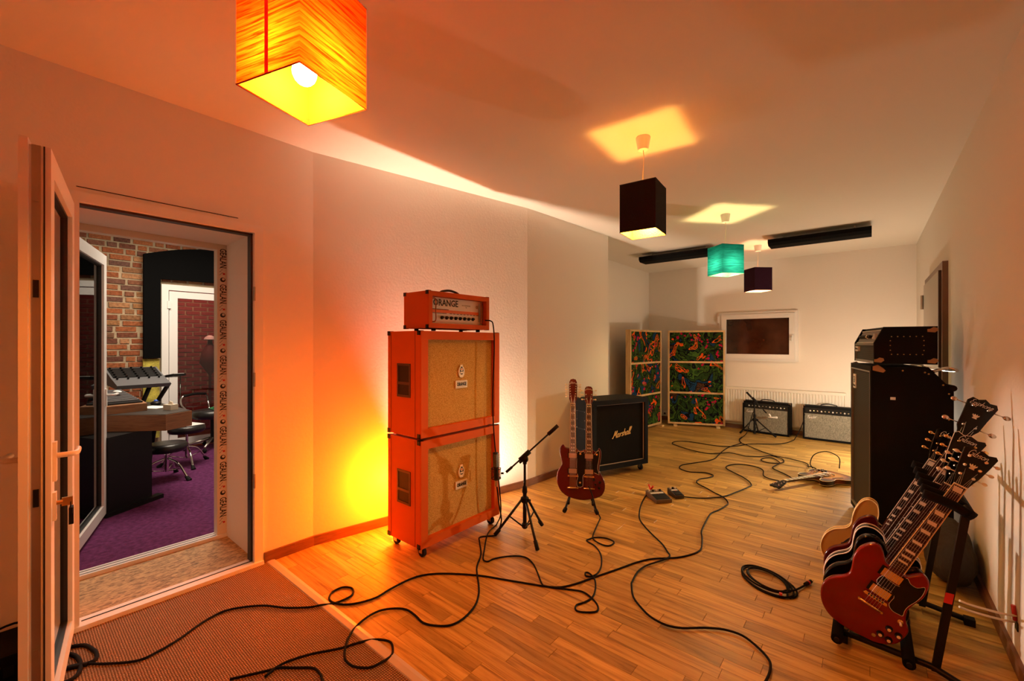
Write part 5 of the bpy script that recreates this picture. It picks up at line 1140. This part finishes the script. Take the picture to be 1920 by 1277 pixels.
cable('floor_cable', [(-2.245, 2.50), (-2.19, 2.34), (-2.02, 2.12), (-1.95, 2.04), (-1.91, 2.04), (-1.9, 2.1), (-1.84, 2.19), (-1.76, 2.24), (-1.67, 2.21), (-1.58, 2.14), (-1.49, 2.06), (-1.45, 2.05), (-1.33, 2.11), (-1.26, 2.14), (-1.19, 2.12), (-1.13, 2.08), (-1.11, 2.03), (-1.16, 1.98), (-1.2, 1.97), (-1.22, 2.01), (-1.2, 2.06), (-1.19, 2.13), (-1.22, 2.22), (-1.27, 2.3), (-1.33, 2.34), (-1.35, 2.33), (-1.33, 2.3), (-1.3, 2.32), (-1.29, 2.38), (-1.32, 2.48), (-1.39, 2.6), (-1.48, 2.68), (-1.56, 2.71), (-1.56, 2.75), (-1.54, 2.8), (-1.47, 2.84), (-1.4, 2.82), (-1.4, 2.75), (-1.45, 2.73), (-1.53, 2.76), (-1.57, 2.82), (-1.63, 2.99), (-1.68, 3.14)],
      'cable hanging from the orange head and running on to double-neck guitar', r=.005, pre=[(-2.262, 2.385, 1.61), (-2.235, 2.42, 1.605), (-2.222, 2.435, 1.57), (-2.215, 2.44, 1.40), (-2.218, 2.425, 1.0), (-2.215, 2.44, .70), (-2.20, 2.47, .40), (-2.20, 2.50, .12)], post=[(-1.73, 3.16, .06), (-1.76, 3.155, .16), (-1.795, 3.15, .24)])
cable('floor_cable', [(-1.60, 3.93), (-1.58, 3.79), (-1.52, 3.56), (-1.43, 3.33), (-1.34, 3.21), (-1.23, 3.1), (-1.12, 3.0), (-1.05, 2.91), (-1.02, 2.87), (-1.02, 2.82), (-1.05, 2.74), (-1.09, 2.64), (-1.1, 2.53), (-1.08, 2.41), (-1.07, 2.38), (-1.01, 2.27), (-.93, 2.2), (-.86, 2.16), (-.78, 2.15), (-.71, 2.18), (-.63, 2.25), (-.55, 2.3), (-.47, 2.31), (-.4, 2.27), (-.35, 2.22), (-.33, 2.17), (-.33, 2.07), (-.36, 1.9)],
      'cable curving from the left pedal to the bottom of picture', z=.012)
cable('floor_cable', [(-1.42, 4.05), (-1.3, 4.07), (-1.19, 4.12), (-1.09, 4.22), (-1.02, 4.34), (-.98, 4.48), (-.93, 4.67), (-.9, 4.81), (-.9, 4.83), (-.94, 4.94), (-1.03, 5.07), (-1.14, 5.18), (-1.23, 5.28), (-1.26, 5.38), (-1.23, 5.5), (-1.15, 5.59), (-1.04, 5.6), (-.95, 5.55), (-.9, 5.46), (-.87, 5.28), (-.82, 5.2), (-.74, 5.17), (-.64, 5.19), (-.6, 5.29), (-.65, 5.41), (-.72, 5.5), (-.83, 5.63), (-.84, 5.73), (-.81, 5.91), (-.83, 6.01), (-.91, 6.14), (-.97, 6.12), (-1.01, 6.0), (-.99, 5.92), (-.92, 5.87), (-.83, 5.91), (-.78, 6.0), (-.79, 6.1), (-.82, 6.18), (-.87, 6.22), (-.95, 6.25), (-1.05, 6.11), (-1.17, 6.03), (-1.28, 6.06), (-1.39, 6.08), (-1.46, 6.0), (-1.56, 5.88), (-1.65, 5.86), (-1.82, 5.91), (-1.99, 6.0), (-2.14, 6.12), (-2.15, 6.27), (-2.07, 6.37), (-1.91, 6.4), (-1.69, 6.37), (-1.54, 6.41), (-1.39, 6.56), (-1.31, 6.77), (-1.14, 6.92), (-1.0, 7.03), (-.9, 7.21), (-.84, 7.5)],
      'looping cable from the right pedal past guitar headstock to right combo', z=.0085, post=[(-.80, 7.64, .10), (-.75, 7.68, .25), (-.73, 7.69, .38)])
cable('floor_cable', [(-1.47, 7.25), (-1.47, 7.04), (-1.4, 6.8), (-1.29, 6.67), (-1.11, 6.45), (-.94, 6.29), (-.9, 6.27), (-.71, 6.22), (-.56, 6.12), (-.53, 5.95)], 'straight cable from the far microphone stand to the sunburst guitar', z=.0105, post=[(-.50, 5.86, .04), (-.44, 5.72, .062)])
tag(MB().tube(smooth_open([(-.47, 5.72, .062), (-.50, 5.82, .09), (-.47, 5.92, .17), (-.36, 5.98, .21), (-.25, 5.94, .17), (-.24, 5.82, .08)], 5), .005, 7).build('patch_cable', M_cable), 'cable arching in a loop above the sunburst guitar', 'cable')
cable('coiled_cable', [(-2.87, .2), (-2.83, .25), (-2.77, .27), (-2.71, .28), (-2.66, .27), (-2.66, .23), (-2.68, .19), (-2.68, .15), (-2.62, .13), (-2.58, .17), (-2.6, .21), (-2.67, .225), (-2.75, .22), (-2.8, .2), (-2.81, .18), (-2.76, .15), (-2.70, .16), (-2.68, .21), (-2.65, .245)], 'thick black cable coils on the mat beside the open door', r=.0085)
cl = []
for k in range(5):
    for i in range(24):
        a = 2*PI*i/24+k*.13; rx = .175-.012*k+.012*math.sin(k*2.1+a); ry = .115-.008*k+.01*math.cos(k*1.7+a)
        x_, y_ = rx*math.cos(a), ry*math.sin(a); rt_ = math.radians(-42); cl.append(Vector((-.468+x_*math.cos(rt_)-y_*math.sin(rt_)+.01*math.sin(k*3), 2.945+x_*math.sin(rt_)+y_*math.cos(rt_), .007+.004*k+.002*math.sin(a*2+k))))
cl += [Vector((-.33, 2.90, .02)), Vector((-.31, 2.96, .012)), Vector((-.28, 3.04, .012))]
t = thing('coiled_cable', 'coil of black cable with a plug lying left of the guitar rack', 'cable', (0, 0, 0)); MB().tube(smooth_open(cl, 2), .0052, 7).build('coil', M_cable, t)
MB().tube([(-.285, 3.03, .014), (-.262, 3.09, .016)], .0105, 10).build('plug', M_rub, t); MB().tube([(-.274, 3.058, .015), (-.270, 3.068, .015)], .0115, 10).build('red_ring', M_redpl, t); MB().box(-.385, -.37, 2.80, 2.815, .02, .03).build('red_marker', M_redpl, t)
for dx in (-.006, .006): MB().tube([(-.262+dx, 3.09, .016), (-.256+dx, 3.108, .016)], .002, 6).build('pin', M_chrome, t)

# ------------------------------------------------------------------ pedals
def pedal(x, y, rz, w_, l_, label, m, nk):
    t = thing('effect_pedal', label, 'effects pedal', (x, y, 0), rz, 'effects pedals on the floor')
    hw = w_/2
    MB().prism([(0, .004), (l_, .004), (l_, .058), (l_*.72, .052), (0, .034)], -hw, hw, 'x').bevel(.003).build('case', m, t)
    f = MB().prism([(l_*.05, .0365), (l_*.55, .0475), (l_*.55, .051), (l_*.05, .040)], -hw+.01, hw-.01, 'x').build('tread', M_rub, t)
    MB().prism([(l_*.58, .049), (l_*.70, .0525), (l_*.70, .0535), (l_*.58, .0502)], -hw+.012, hw-.012, 'x').build('label_strip', M_silk, t)
    for i in range(nk): MB().lathe([(.010, 0), (.008, .014), (0, .015)], (-hw+.022+i*(w_-.044)/max(1, nk-1), l_*.85, .054), (0, 0, 1), 12).build('knob', M_black if i % 2 else M_silk, t)
    MB().sphere((0, l_*.5, .052), .004, 8).build('indicator', M_redpl, t)
pedal(-1.40, 3.80, math.radians(50), .15, .20, 'larger grey-brown effects pedal with row of knobs', M_pedal, 4)
pedal(-1.33, 4.0, math.radians(48), .085, .15, 'small dark effects pedal behind the larger one', M_pedal2, 3)
t = thing('jack_plug', 'red plug sticking up at the left end of pedals', 'plug', (-1.60, 3.96, 0))
MB().tube([(0, 0, .01), (.01, .0, .045), (-.012, .01, .085)], .009, 8).build('body', M_redpl, t); MB().tube([(.01, 0, .04), (.035, .005, .08)], .008, 8).build('clip', M_redpl, t)

# ------------------------------------------------------------------ right wall stubs, soft bag, case by the door
t = thing('cable_stub', 'two cream cable ends with red clip poking out of right wall', 'cable', (XR, 2.88, .215))
for dz, dy in ((.012, .0), (-.02, .01)): MB().tube(smooth_open([(0, dy, dz), (-.05, -.03+dy, dz+.005), (-.15, -.09+dy, dz+.03), (-.19, -.11+dy, dz+.045)]), .0052, 8).build('cable_end', M_cream, t)
MB().tube([(-.006, 0, -.01), (-.012, 0, .055)], .008, 8).build('red_clip', M_redpl, t); MB().box(-.004, 0, -.02, .02, -.05, -.015).build('hole', M_ink, t)
bg = MB().sphere((0, 0, .17), .2, 20, (.55, 1.6, .85)); 
for v in bg.bm.verts: v.co += Vector((.015*math.sin(v.co.y*23), .01*math.sin(v.co.z*31), .012*math.sin(v.co.x*40+v.co.y*17))); v.co.z = max(.002, v.co.z)
tag(bg.build('gig_bag', M_bag, None, (.375, 3.72, 0)), 'crumpled dark bag between guitar rack and bass cabinet', 'bag')
t = thing('equipment_case', 'black case on floor left of the open door leaf', 'case', (-2.86, -.15, 0))
MB().box(-.13, .12, -.35, .22, .002, .135).bevel(.008).build('body', M_tolex, t)
for y_ in (-.3, .17): MB().box(.12, .125, y_-.015, y_+.015, .05, .09).build('latch', M_black, t)
tag(MB().tube(smooth_open([(-2.95, -.30, .05), (-2.96, -.18, .11), (-2.97, -.06, .145), (-2.98, .06, .155), (-3.0, .14, .05)]), .005, 7).build('wall_cable', M_cable), 'thin cable draped along baseboard behind the black case', 'cable')
